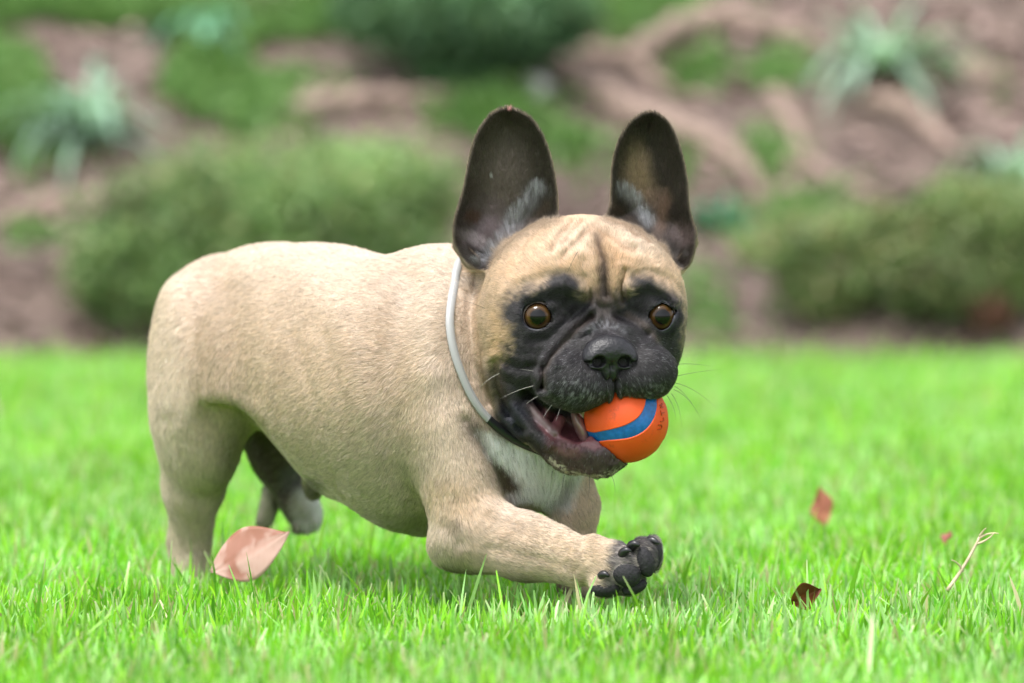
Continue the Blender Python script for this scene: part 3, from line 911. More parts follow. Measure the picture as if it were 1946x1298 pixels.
for p0, p1, p2, r0 in (((1141, 1100, -38), (1145, 1084, -62), (1158, 1096, -64), 9), ((1181, 1062, -44), (1183, 1040, -68), (1200, 1048, -70), 9.5), ((1198, 1046, -40), (1200, 1026, -64), (1216, 1038, -66), 9.5), ((1228, 1034, -22), (1238, 1020, -38), (1252, 1034, -46), 10)):
    pts = [Vector(unproject([q])[0]) for q in bez(p0, p1, p2, 9)]
    V, F = tube(pts, [r0 * U * q for q in (0.85, 0.98, 1.0, 0.95, 0.86, 0.75, 0.6, 0.42, 0.18)], 12)
    o = mesh_obj('claw', V, F, m_claw); set_origin(o, pts[0]); adopt(o, dog)
# ---- whiskers
m_wh = simple_mat('whisker_hair', (0.06, 0.055, 0.05), 0.4)
m_wl = simple_mat('pale_whisker_hair', (0.55, 0.52, 0.48), 0.4)
WH = [((1284, 728, -10), (1320, 735, -20), (1362, 776, -30), 0), ((1286, 715, -8), (1320, 706, -10), (1372, 702, -10), 0),
      ((1280, 740, -10), (1312, 752, -30), (1334, 800, -40), 0), ((1276, 748, -14), (1292, 768, -34), (1296, 812, -40), 0),
      ((1288, 692, -4), (1320, 690, -6), (1350, 696, -4), 0), ((1268, 752, -20), (1286, 780, -44), (1284, 800, -50), 0),
      ((1282, 734, -10), (1304, 745, -22), (1325, 784, -30), 0), ((1060, 758, -40), (1046, 770, -66), (1032, 794, -70), 1),
      ((1068, 766, -42), (1062, 784, -66), (1056, 800, -70), 1), ((1042, 730, -30), (1002, 730, -60), (950, 758, -60), 1),
      ((1044, 716, -30), (1020, 704, -50), (990, 702, -50), 1), ((1048, 745, -34), (1020, 750, -56), (1000, 768, -60), 1),
      ((930, 590, 40), (900, 575, 20), (862, 566, 10), 0), ((1098, 478, -40), (1082, 505, -50), (1068, 545, -48), 0),
      ((1050, 895, 10), (1046, 915, 0), (1046, 935, 0), 0), ((1072, 903, 5), (1070, 925, -5), (1062, 950, -5), 0),
      ((1120, 905, 0), (1122, 930, -10), (1116, 950, -10), 0), ((1160, 900, 0), (1172, 920, -10), (1168, 945, -10), 0), ((960, 705, 30), (930, 716, 10), (912, 736, 10), 1)]
for p0, p1, p2, k in WH:
    pts = [Vector(unproject([q])[0]) for q in bez(p0, p1, p2, 9)]
    V, F = tube(pts, [0.00021 * (1 - 0.85 * i / 8) for i in range(9)], 5)
    o = mesh_obj('whisker', V, F, (m_wh, m_wl)[k]); set_origin(o, pts[0]); adopt(o, dog)

# ------------------------------------------------------------------ the ball in its mouth
BC = Vector(unproject([BALL_C])[0]); BR = BALL_R * U
m_or, nt, out = new_mat('orange_rubber')
b = N(nt, 'BsdfPrincipled'); tc = N(nt, 'TexCoord')
t1 = N(nt, 'TexNoise'); t1.inputs['Scale'].default_value = 1900; t1.inputs['Detail'].default_value = 3
t2 = N(nt, 'TexNoise'); t2.inputs['Scale'].default_value = 60; t2.inputs['Detail'].default_value = 8; t2.inputs['Roughness'].default_value = 0.75
for t in (t1, t2): nt.links.new(tc.outputs['Object'], t.inputs['Vector'])
rp = N(nt, 'ValToRGB'); rp.color_ramp.elements[0].position = 0.30; rp.color_ramp.elements[0].color = (0.36, 0.05, 0.012, 1)
rp.color_ramp.elements[1].position = 0.42; rp.color_ramp.elements[1].color = (0.72, 0.080, 0.008, 1)
nt.links.new(t2.outputs[0], rp.inputs[0]); nt.links.new(rp.outputs[0], b.inputs['Base Color'])
bp = N(nt, 'Bump'); bp.inputs['Strength'].default_value = 0.45; bp.inputs['Distance'].default_value = 0.0006
nt.links.new(t1.outputs[0], bp.inputs['Height']); nt.links.new(bp.outputs[0], b.inputs['Normal'])
b.inputs['Roughness'].default_value = 0.52; b.inputs['Specular IOR Level'].default_value = 0.4
nt.links.new(b.outputs[0], out.inputs['Surface'])
m_bl = simple_mat('blue_rubber', (0.006, 0.12, 0.38), 0.38, 0.3, 300, 0.25)
ball = tag(empty('ball', BC), 'orange rubber ball with a curved blue stripe held in the dog\'s jaws', 'ball')
def sph(px, py, back=False):
    X, Y = (px - BALL_C[0]) / BALL_R, -(py - BALL_C[1]) / BALL_R
    q = math.sqrt(max(0.0, 1 - X * X - Y * Y)); v = Vector((X, -q if not back else q, Y)); return v.normalized()
seam = [sph(1108, 872, True), sph(1109, 850), sph(1116, 832), sph(1140, 825), sph(1165, 821), sph(1193, 815), sph(1217, 803), sph(1232, 785), sph(1239, 762), sph(1235, 738), sph(1215, 722, True),
        Vector((-0.2, 0.75, 0.62)).normalized(), Vector((-0.62, 0.72, 0.2)).normalized(), Vector((-0.45, 0.86, -0.3)).normalized(), Vector((0.1, 0.85, -0.5)).normalized(), Vector((0.62, 0.55, -0.55)).normalized(),
        Vector((0.80, -0.06, -0.62)).normalized(), Vector((0.95, -0.11, -0.30)).normalized(), Vector((1.0, -0.09, 0.0)).normalized(), Vector((0.93, 0.15, 0.32)).normalized(), Vector((0.5, 0.8, 0.3)).normalized()]
def slerp_chain(ps, n=10):
    out = []
    for a, b2 in zip(ps[:-1], ps[1:]):
        for i in range(n): out.append(a.lerp(b2, i / n).normalized())
    out.append(ps[-1]); return np.array([tuple(p) for p in out])
# smooth the seam (Chaikin on the sphere)
ps = seam
for _ in range(2):
    q = [ps[0]]
    for a, b2 in zip(ps[:-1], ps[1:]): q += [a.lerp(b2, .25).normalized(), a.lerp(b2, .75).normalized()]
    q.append(ps[-1]); ps = q
SEAM = slerp_chain(ps, 3)
V, F = uv_sphere(1.0, 400, 260)
V = np.array(V); ang = np.full(len(V), 9.0)
for s in range(0, len(V), 20000):
    dt = V[s:s + 20000] @ SEAM.T; ang[s:s + 20000] = np.arccos(np.clip(dt.max(1), -1, 1))
wv = 0.148 + 0.03 * np.sin(V[:, 0] * 3.0 + 0.5) + 0.07 * sstep(-0.75, -1.0, V[:, 0])
edge = sstep(wv - 0.012, wv + 0.012, ang)
bead = np.exp(-((ang - wv - 0.02) / 0.014) ** 2)
rr = BR * (0.965 + 0.035 * edge + 0.004 * bead)
pn = mesh_obj('orange_shell', V * rr[:, None], F, m_or); pn.parent = ball
V2, F2 = uv_sphere(BR * 0.982, 96, 64); st = mesh_obj('blue_stripe', V2, F2, m_bl); st.parent = ball
# raised lettering on the right of the ball
m_let = simple_mat('orange_rubber_lettering', (0.38, 0.04, 0.004), 0.5)
for ch, (lx, ly) in (('U', (1253, 808)), ('L', (1257, 795)), ('T', (1258, 782)), ('R', (1256, 769))):
    cu = bpy.data.curves.new('letter', 'FONT'); cu.body = ch; cu.size = 0.0070; cu.extrude = 0.0007; cu.align_x = 'CENTER'; cu.align_y = 'CENTER'
    tmp = bpy.data.objects.new('letter', cu); COL.objects.link(tmp)
    me = bpy.data.meshes.new_from_object(tmp.evaluated_get(bpy.context.evaluated_depsgraph_get()))
    bpy.data.objects.remove(tmp)
    o = bpy.data.objects.new('letter', me); COL.objects.link(o); me.materials.clear(); me.materials.append(m_let)
    n_ = sph(lx, ly); up = Vector((-1, 0, -0.05)); xa = Vector((-0.05, 0, 1)); xa = (xa - xa.dot(n_) * n_).normalized(); ya = n_.cross(xa)
    M = Matrix((xa, ya, n_)).transposed().to_4x4()
    o.rotation_euler = M.to_euler(); o.location = n_ * (BR * 1.0005); o.parent = ball

# ------------------------------------------------------------------ the collar
front = np.array(smooth_poly([(884, 484), (868, 530), (857, 575), (853, 620), (860, 668), (875, 715), (894, 756), (916, 789), (942, 812), (972, 832), (1005, 848), (1045, 862), (1090, 862), (1135, 840)], 3)[:-5])
lo_w = np.full(len(front), -100.0); hit = np.full(len(front), 400.0)
done = np.zeros(len(front), bool)
for w_ in np.arange(-60, 420, 3.0):
    v = sdf_torso((front[:, 0], front[:, 1], np.full(len(front), w_)))
    n_ = (v < 0) & ~done; hit[n_] = w_; done |= n_
for _ in range(8): hit[1:-1] = (hit[:-2] + hit[1:-1] * 2 + hit[2:]) / 4
front = np.concatenate([front, hit[:, None]], 1)
cc = np.array([1040.0, 640.0, 215.0])
u_, s_, vt = np.linalg.svd(front - front.mean(0)); nrmv = vt[2]
if nrmv[0] > 0: nrmv = -nrmv
cc = cc - nrmv * ((cc - front.mean(0)) @ nrmv)
ea = np.cross(nrmv, [0, 1, 0]); ea /= np.linalg.norm(ea); eb = np.cross(nrmv, ea)
def ang_of(p): return math.atan2((p - cc) @ eb, (p - cc) @ ea)
a0, a1 = ang_of(front[-1]), ang_of(front[0])
am = ang_of(front[len(front) // 2])
# continue from the last front point round the far side to the first
step = ((am - a0 + math.pi) % (2 * math.pi)) - math.pi
span = (a1 - a0) % (2 * math.pi)
if step > 0: span = span - 2 * math.pi
back = []
for t in np.linspace(0, 1, 60)[1:-1]:
    a = a0 + span * t; dv = math.cos(a) * ea + math.sin(a) * eb; lo, hi = 40.0, 420.0
    for _ in range(16):
        mid = (lo + hi) / 2; p = cc + dv * mid
        v = sdf_body((np.array([p[0]]), np.array([p[1]]), np.array([p[2]])))[0]
        if v < 0: lo = mid
        else: hi = mid
    back.append(cc + dv * min(lo, 300))
loop = np.concatenate([front, np.array(back)])
nf = len(front)
sm = loop.copy()
for _ in range(8): sm = (np.roll(sm, 1, 0) + sm * 2 + np.roll(sm, -1, 0)) / 4
loop = np.concatenate([sm[:4], loop[4:nf - 4], sm[nf - 4:]])
tang = np.roll(loop, -1, 0) - np.roll(loop, 1, 0); tang /= np.linalg.norm(tang, axis=1)[:, None]
def grad_body(p, e=4.0):
    f = lambda q: sdf_torso((q[:, 0], q[:, 1], q[:, 2]))
    return np.stack([f(p + np.eye(3)[k_] * e) - f(p - np.eye(3)[k_] * e) for k_ in range(3)], 1)
outw = grad_body(loop); outw = (np.roll(outw, 1, 0) + outw + np.roll(outw, -1, 0)); outw -= (outw * tang).sum(1)[:, None] * tang; outw /= np.linalg.norm(outw, axis=1)[:, None]
wide = np.cross(tang, outw)
def ring(off, shift): return loop + outw * off + wide * shift
m_clear, nt, out = new_mat('milky_plastic_strap')
b = N(nt, 'BsdfPrincipled'); b.inputs['Base Color'].default_value = (0.37, 0.37, 0.37, 1); b.inputs['Roughness'].default_value = 0.5; b.inputs['Transmission Weight'].default_value = 0.25; b.inputs['IOR'].default_value = 1.4
nt.links.new(b.outputs[0], out.inputs['Surface'])
m_blk = simple_mat('black_plastic', (0.012, 0.012, 0.014), 0.35)
rings = [ring(o_, s_) for o_, s_ in ((6, -8), (11, -7.6), (11.6, 0), (11, 7.6), (6, 8))]
M = len(loop)
low = (rings[2][:, 1] > 792)
collar = tag(empty('collar', unproject([cc])[0]), 'milky white plastic collar with a black clasp around the dog\'s neck', 'collar')
for nm, msk, mt in (('strap', ~low, m_clear), ('clasp', low, m_blk)):
    V = np.concatenate(rings); F = []
    for j in range(M):
        if not msk[j]: continue
        k = (j + 1) % M
        for i in range(4): F.append((i * M + j, i * M + k, (i + 1) * M + k, (i + 1) * M + j))
        F.append((4 * M + j, 4 * M + k, k, j))
    o = mesh_obj(nm, unproject(V), F, mt); adopt(o, collar)
# ------------------------------------------------------------------ ground, bank
BANK_Y, BANK_T = 7.93, math.tan(math.radians(32))
def bank_edge(x): return BANK_Y + 0.05 * math.sin(x * 3.1 + 1) + 0.03 * math.sin(x * 7.7)
def bank_z(x, y):
    """height of the bank surface (numpy)"""
    x = np.asarray(x, float); y = np.asarray(y, float)
    e = BANK_Y + 0.05 * np.sin(x * 3.1 + 1) + 0.03 * np.sin(x * 7.7)
    t = np.maximum(y - e, 0)
    rise = np.where(t < 7, t * BANK_T, 7 * BANK_T + (t - 7) * 0.12)
    P = np.stack([x, y, 0 * x], -1).reshape(-1, 3)
    n = (fbm(P, 3.0, 5) - .5) * 0.12 + (fbm(P, 14.0, 8) - .5) * 0.03
    return rise + n.reshape(x.shape) * np.clip(t * 5, 0, 1) - 0.012
def bank_at(px, py):
    """where the line of sight through a point of the view meets the bank"""
    o = np.array([0, 0, CAM_H]); p = unproject([[px, py, 0]])[0]; v = (p - o) / D0
    lo, hi = 7.6, 40.0
    for _ in range(40):
        m = (lo + hi) / 2; q = o + v * m
        if q[2] > float(bank_z(np.array([q[0]]), np.array([q[1]]))[0]): lo = m
        else: hi = m
    return Vector(o + v * lo)
MMPX = 0.00079

m_soil, nt, out = new_mat('lawn_soil')
b = N(nt, 'BsdfPrincipled'); b.inputs['Roughness'].default_value = 0.9
tc = N(nt, 'TexCoord'); tx = N(nt, 'TexNoise'); tx.inputs['Scale'].default_value = 30; tx.inputs['Detail'].default_value = 8
nt.links.new(tc.outputs['Object'], tx.inputs['Vector'])
rp = N(nt, 'ValToRGB'); rp.color_ramp.elements[0].position = 0.3; rp.color_ramp.elements[0].color = (0.07, 0.12, 0.02, 1)
rp.color_ramp.elements[1].position = 0.7; rp.color_ramp.elements[1].color = (0.13, 0.27, 0.03, 1)
nt.links.new(tx.outputs[0], rp.inputs[0]); nt.links.new(rp.outputs[0], b.inputs['Base Color']); nt.links.new(b.outputs[0], out.inputs['Surface'])
g = mesh_obj('lawn', [(-60, -60, 0), (60, -60, 0), (60, 8.25, 0), (-60, 8.25, 0)], [(0, 1, 2, 3)], m_soil, smooth=False)
tag(g, kind='structure')

m_bank, nt, out = new_mat('bare_bank_earth')
b = N(nt, 'BsdfPrincipled'); b.inputs['Roughness'].default_value = 0.92
tc = N(nt, 'TexCoord')
t1 = N(nt, 'TexNoise'); t1.inputs['Scale'].default_value = 5; t1.inputs['Detail'].default_value = 10; t1.inputs['Roughness'].default_value = 0.7
t2 = N(nt, 'TexNoise'); t2.inputs['Scale'].default_value = 90; t2.inputs['Detail'].default_value = 6
for t in (t1, t2): nt.links.new(tc.outputs['Object'], t.inputs['Vector'])
rp = N(nt, 'ValToRGB'); rp.color_ramp.elements[0].position = 0.34; rp.color_ramp.elements[0].color = (0.060, 0.042, 0.036, 1)
rp.color_ramp.elements[1].position = 0.66; rp.color_ramp.elements[1].color = (0.150, 0.108, 0.090, 1)
nt.links.new(t1.outputs[0], rp.inputs[0]); nt.links.new(rp.outputs[0], b.inputs['Base Color'])
bp = N(nt, 'Bump'); bp.inputs['Strength'].default_value = 0.6; bp.inputs['Distance'].default_value = 0.01
nt.links.new(t2.outputs[0], bp.inputs['Height']); nt.links.new(bp.outputs[0], b.inputs['Normal']); nt.links.new(b.outputs[0], out.inputs['Surface'])
xs = np.concatenate([np.linspace(-40, -2.6, 40), np.linspace(-2.5, 2.5, 260), np.linspace(2.6, 40, 40)])
ys = np.concatenate([np.linspace(7.75, 10.2, 136), np.linspace(10.3, 15, 40), np.linspace(15.5, 45, 20)])
X, Y = np.meshgrid(xs, ys, indexing='ij'); Z = bank_z(X, Y)
Vb = np.stack([X.ravel(), Y.ravel(), Z.ravel()], 1); ny_ = len(ys)
I, J = np.meshgrid(np.arange(len(xs) - 1), np.arange(ny_ - 1), indexing='ij'); q = (I * ny_ + J).ravel()
tag(mesh_obj('bank', Vb, np.stack([q, q + ny_, q + ny_ + 1, q + 1], 1), m_bank), kind='structure')

# ------------------------------------------------------------------ foliage shading
def leaf_mat(name, attr, rough=0.5, trans=0.4, spec=0.35):
    m, nt, out = new_mat(name)
    a = N(nt, 'Attribute'); a.attribute_name = attr
    b = N(nt, 'BsdfPrincipled'); b.inputs['Roughness'].default_value = rough; b.inputs['Specular IOR Level'].default_value = spec
    t = N(nt, 'BsdfTranslucent'); mx = N(nt, 'MixShader'); mx.inputs[0].default_value = trans
    g_ = N(nt, 'Mix', data_type='RGBA', blend_type='MULTIPLY'); g_.inputs[0].default_value = 1; g_.inputs[7].default_value = (1.1, 1.15, 0.8, 1)
    nt.links.new(a.outputs['Color'], b.inputs['Base Color']); nt.links.new(a.outputs['Color'], g_.inputs[6]); nt.links.new(g_.outputs[2], t.inputs['Color'])
    nt.links.new(b.outputs[0], mx.inputs[1]); nt.links.new(t.outputs[0], mx.inputs[2]); nt.links.new(mx.outputs[0], out.inputs['Surface'])
    return m
def colour_attr(o, name, C):
    a = o.data.attributes.new(name, 'FLOAT_COLOR', 'POINT')
    a.data.foreach_set('color', np.concatenate([np.clip(C, 0, .95), np.ones((len(C), 1))], 1).astype(np.float32).ravel())
m_grass = leaf_mat('grass_blade', 'tint', 0.40, 0.45, 0.5)
m_leaf = leaf_mat('shrub_leaf', 'tint', 0.5, 0.3, 0.35)

# ------------------------------------------------------------------ lawn grass
def blades(rx, ry, h, wd, rng, tallness=None):
    n = len(rx)
    az = rng.uniform(0, 2 * math.pi, n)                      # lean direction
    lean = np.abs(rng.normal(0.14, 0.17, n)) + (rng.random(n) < .10) * rng.uniform(0.3, 1.0, n)
    bend = rng.uniform(0.0, 0.55, n) * rng.random(n) ** .5
    fa = rng.uniform(0, 2 * math.pi, n)                      # facing
    fx, fy = np.cos(fa), np.sin(fa)
    blunt = rng.random(n) < 0.4
    ts = np.array([0.0, 0.4, 0.75, 1.0]); V = np.empty((n, 8, 3))
    for i, t in enumerate(ts):
        off = h * (lean * t + bend * t * t * 0.55); zz = h * t * (1 - 0.18 * bend * t - 0.10 * lean)
        wv_ = wd * (0.75, 1.0, 0.8, 0)[i] if i < 3 else wd * np.where(blunt, 0.34, 0.05)
        cx, cy = rx + np.cos(az) * off, ry + np.sin(az) * off
        V[:, 2 * i, 0] = cx - fx * wv_ / 2; V[:, 2 * i, 1] = cy - fy * wv_ / 2; V[:, 2 * i, 2] = zz
        V[:, 2 * i + 1, 0] = cx + fx * wv_ / 2; V[:, 2 * i + 1, 1] = cy + fy * wv_ / 2; V[:, 2 * i + 1, 2] = zz
    V[:, 0:2, 2] -= 0.004
    base = (np.arange(n) * 8)[:, None]
    F = np.concatenate([base + np.array([[2 * i, 2 * i + 1, 2 * i + 3, 2 * i + 2]]) for i in range(3)])
    P = np.stack([rx, ry, 0 * rx], 1)
    pn = fbm(P, 5.0, 77); pf = noise3(P, 26.0, 78)
    c0 = np.array([0.13, 0.42, 0.030]); c1 = np.array([0.32, 0.63, 0.040]); c2 = np.array([0.45, 0.70, 0.33])
    k = rng.random(n)[:, None]; k2 = (rng.random(n) < 0.10 + 0.45 * sstep(.42, .66, fbm(P, 9.0, 55)))[:, None]
    c = c0 * (1 - k) + c1 * k
    c = np.where(k2, c * .35 + c2 * .65, c)
    c = c * (0.68 + 0.5 * pn + 0.3 * pf)[:, None] * rng.uniform(0.6, 1.3, (n, 1))
    straw = rng.random(n) < 0.06
    c[straw] = np.array([0.52, 0.47, 0.26]) * rng.uniform(.7, 1.1, (straw.sum(), 1))
    C = np.repeat(c[:, None, :], 8, 1)
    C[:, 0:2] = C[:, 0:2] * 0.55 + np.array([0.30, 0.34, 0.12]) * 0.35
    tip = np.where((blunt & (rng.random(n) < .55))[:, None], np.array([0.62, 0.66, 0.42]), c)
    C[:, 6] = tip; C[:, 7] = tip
    return V.reshape(-1, 3), F, C.reshape(-1, 3)
rg = np.random.default_rng(3)
RX, RY, HH, WW = [], [], [], []
def field(n, y0, y1, xh0, xh1, inner, hs, ws):
    y = rg.uniform(y0, y1, n)
    half = xh0 + (xh1 - xh0) * (y - y0) / (y1 - y0)
    x = rg.uniform(-1, 1, n) * half
    if inner is not None:
        k = np.abs(x) > inner(y); x, y = x[k], y[k]
    P = np.stack([x, y, 0 * x], 1)
    dens = noise3(P, 38.0, 5) * .6 + noise3(P, 90.0, 6) * .4
    k = dens > 0.33; x, y = x[k], y[k]
    h = hs * rg.uniform(0.68, 1.22, len(x)); tall = rg.random(len(x)); h = np.where(tall < 0.05, h * rg.uniform(1.2, 1.75, len(x)), h)
    RX.append(x); RY.append(y); HH.append(h); WW.append(ws * rg.uniform(0.6, 1.25, len(x)))
fw = lambda y: y * 0.0905 + 0.02
field(34000, 3.45, 5.25, fw(3.45), fw(5.25), None, 0.036, 0.0030)
field(46000, 5.25, 8.02, fw(5.25), fw(8.02), None, 0.034, 0.0038)
field(90000, 3.2, 8.02, 1.7, 2.1, fw, 0.034, 0.0046)
RX, RY, HH, WW = map(np.concatenate, (RX, RY, HH, WW))
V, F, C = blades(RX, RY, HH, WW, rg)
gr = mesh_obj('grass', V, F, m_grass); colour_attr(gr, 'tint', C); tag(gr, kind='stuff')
gr['label'] = 'bright green mown grass covering the lawn around the dog'

# ------------------------------------------------------------------ leaf clumps helper
def leaf_cloud(name, C0, R0, n, size, cols, mat, parent=None, seed=0, flat=0.0, shell=0.45, lumps=5, keep=None):
    """leaves spread through a lumpy ellipsoid; C0 centre, R0 radii (world axes)"""
    rng = np.random.default_rng(seed)
    C0 = np.array(C0); R0 = np.array(R0)
    L = rng.normal(size=(lumps, 3)); L /= np.linalg.norm(L, axis=1)[:, None]; L[:, 2] = np.abs(L[:, 2]) * .8
    pts = []
    while sum(len(p) for p in pts) < n:
        d = rng.normal(size=(n, 3)); d /= np.linalg.norm(d, axis=1)[:, None]
        r_ = rng.uniform(shell, 1.0, n) ** 0.6
        bulge = 0.72 + 0.34 * np.clip((d @ L.T).max(1), 0, 1) ** 3
        p = d * (r_ * bulge * (1 + 0.13 * rng.normal(size=n)))[:, None]
        k = noise3(p * 1.0 + seed, 5.5, seed) > 0.36
        q_ = C0 + p[k] * R0
        q_ = q_[q_[:, 2] > bank_z(q_[:, 0], q_[:, 1])]
        if keep is not None: q_ = q_[keep(q_)]
        pts.append(q_)
    p = np.concatenate(pts)[:n]
    a = rng.normal(size=(n, 3)); a[:, 2] += 0.3; a /= np.linalg.norm(a, axis=1)[:, None]
    b_ = rng.normal(size=(n, 3)); b_ -= (b_ * a).sum(1)[:, None] * a; b_ /= np.linalg.norm(b_, axis=1)[:, None]
    nn = np.cross(a, b_)
    s = size * rng.uniform(.6, 1.3, (n, 1))
    V = np.stack([p, p + a * s * .5 + b_ * s * .28 + nn * s * .08, p + a * s, p + a * s * .5 - b_ * s * .28 + nn * s * .08], 1)
    k = rng.random((n, 1)); big = noise3(p, 9.0, seed + 3)[:, None]
    c = np.array(cols[0]) * (1 - k) + np.array(cols[1]) * k
    c = c * (0.32 + 1.05 * big) * rng.uniform(.75, 1.25, (n, 1))
    if len(cols) > 2: m_ = rng.random(n) < 0.08; c[m_] = np.array(cols[2])
    o = mesh_obj(name, V.reshape(-1, 3), np.arange(n * 4).reshape(-1, 4), mat, smooth=False)
    colour_attr(o, 'tint', np.repeat(c, 4, 0)); return o
m_stem = simple_mat('shrub_stem', (0.12, 0.085, 0.06), 0.9, 0.4, 60, 0.4)
def shrub(label, cpx, cpy, rpx, rpy, base, n, size, cols, seed, group=None, parts=1, extra=()):
    """base: y of the view where it meets the bank"""
    B = bank_at(cpx, base); k = MMPX
    root = empty('shrub', (B.x, B.y, B.z)); tag(root, label, 'shrub', group)
    Cz = unproject([[cpx, cpy, (math.hypot(B.y, 0) - D0) * FPX / D0]])[0]
    dy = 0.6 * rpx * k
    C0 = (Cz[0], B.y + dy * 0.15, Cz[2])
    blobs = [(C0, (rpx * k, dy, rpy * k), n)]
    for (ex, ey, erx, ery, en) in extra:
        E = unproject([[ex, ey, (B.y - D0) * FPX / D0]])[0]
        blobs.append(((E[0], B.y + dy * .15, E[2]), (erx * k, .8 * erx * k, ery * k), en))
    for i, (c_, r_, n_) in enumerate(blobs):
        o = leaf_cloud('foliage', c_, r_, n_, size, cols, m_leaf, None, seed + i); o['kind'] = 'stuff'; adopt(o, root)
    rnd = random.Random(seed)
    for i in range(6):
        e = Vector((C0[0] + rnd.uniform(-.6, .6) * rpx * k, C0[1] + rnd.uniform(-.4, .4) * dy, C0[2] + rnd.uniform(-.2, .6) * rpy * k))
        s0 = Vector((B.x + rnd.uniform(-.3, .3) * rpx * k, C0[1], float(bank_z(np.array([B.x]), np.array([C0[1]]))[0]) - 0.02))
        pts = bez(s0, (s0 + e) / 2 + Vector((rnd.uniform(-.03, .03), 0, .03)), e, 6)
        V, F = tube(pts, [0.005 * (1 - .12 * q_) for q_ in range(6)], 6)
        o = mesh_obj('stem', V, F, m_stem); set_origin(o, pts[0]); adopt(o, root)
    return root
G_MID = ((0.16, 0.28, 0.11), (0.34, 0.46, 0.19), (0.36, 0.36, 0.18))
G_DARK = ((0.08, 0.18, 0.09), (0.17, 0.31, 0.15), (0.22, 0.32, 0.17))
G_OLIVE = ((0.17, 0.25, 0.11), (0.34, 0.42, 0.17), (0.40, 0.32, 0.18))
shrub('wide rounded green shrub at the foot of the bank behind the dog\'s back', 500, 470, 345, 205, 642, 15000, 0.016, G_MID, 10, extra=((250, 530, 125, 130, 4500), (680, 385, 200, 135, 6000), (420, 390, 150, 80, 2500)))
shrub('dark green bush high on the bank above the dog\'s left-hand ear', 885, 50, 200, 125, 165, 7500, 0.018, G_DARK, 20, extra=((720, 30, 110, 70, 1500), (1060, 40, 90, 80, 1300), (860, 140, 90, 50, 900)))
shrub('low olive shrub on the bank just right of the dog\'s head', 1570, 525, 125, 105, 625, 2300, 0.014, G_OLIVE, 30, extra=((1480, 470, 90, 70, 700), (1620, 440, 130, 60, 900)))
shrub('olive green shrub at the right edge of the picture at the lawn\'s border', 1800, 525, 175, 110, 630, 3600, 0.015, G_OLIVE, 40, extra=((1880, 420, 120, 90, 1600), (1720, 430, 90, 60, 600), (1940, 500, 60, 120, 900)))

# ------------------------------------------------------------------ strap-leaved plants
m_strap = leaf_mat('strap_leaf', 'tint', 0.45, 0.3, 0.4)
def strap_plant(label, cpx, cpy, rpx, nleaf, seed, tint=(0.26, 0.44, 0.31), group='grey-green strap-leaved plants on the bank'):
    B = bank_at(cpx, cpy + rpx * 0.30); rnd = random.Random(seed)
    root = empty('agapanthus_plant', (B.x, B.y, B.z)); tag(root, label, 'plant', group)
    R_ = rpx * MMPX
    for i in range(nleaf):
        az = rnd.uniform(0, 2 * math.pi); el_ = rnd.uniform(0.45, 1.45); L = R_ * rnd.uniform(1.5, 2.3)
        d = Vector((math.cos(az) * math.cos(el_), math.sin(az) * math.cos(el_) * .8, math.sin(el_)))
        p0 = Vector((B.x, B.y, B.z)) + Vector((math.cos(az), math.sin(az), 0)) * 0.012
        droop = rnd.uniform(.4, 1.05) * L
        pts = []
        for q_ in range(7):
            t = q_ / 6; pts.append(p0 + d * (L * t) + Vector((0, 0, -droop * t * t)))
        side = d.cross(Vector((0, 0, 1))); side = side.normalized() if side.length > 1e-3 else Vector((1, 0, 0))
        V = []
        for q_, p in enumerate(pts):
            w_ = 0.0075 * (0.8, 1, 1, .95, .8, .5, .06)[q_]
            V += [p - side * w_, p + Vector((0, 0, -w_ * .35)), p + side * w_]
        F = []
        for q_ in range(6):
            for m_ in (0, 1): F.append((q_ * 3 + m_, q_ * 3 + m_ + 1, q_ * 3 + m_ + 4, q_ * 3 + m_ + 3))
        o = mesh_obj('leaf', [tuple(v) for v in V], F, m_strap)
        f_ = rnd.choice((.45, .7, 1.0, 1.4)); colour_attr(o, 'tint', np.tile(np.array(tint) * f_, (len(V), 1)))
        set_origin(o, p0); adopt(o, root)
strap_plant('strap-leaved plant at the far left of the bank, above the wide shrub', 160, 225, 140, 70, 1, (0.30, 0.46, 0.35))
strap_plant('strap-leaved plant cut by the top edge, left of the dark bush', 390, 40, 105, 46, 2, (0.17, 0.38, 0.23))
strap_plant('pale strap-leaved plant high on the bank beside the arching root', 1668, 100, 130, 70, 3, (0.34, 0.50, 0.37))
strap_plant('strap-leaved plant cut by the right edge above the olive shrub', 1925, 320, 100, 50, 4, (0.34, 0.50, 0.37))
strap_plant('deep green strap-leaved plant showing just right of the dog\'s right-hand ear', 1362, 415, 66, 34, 5, (0.07, 0.26, 0.15))

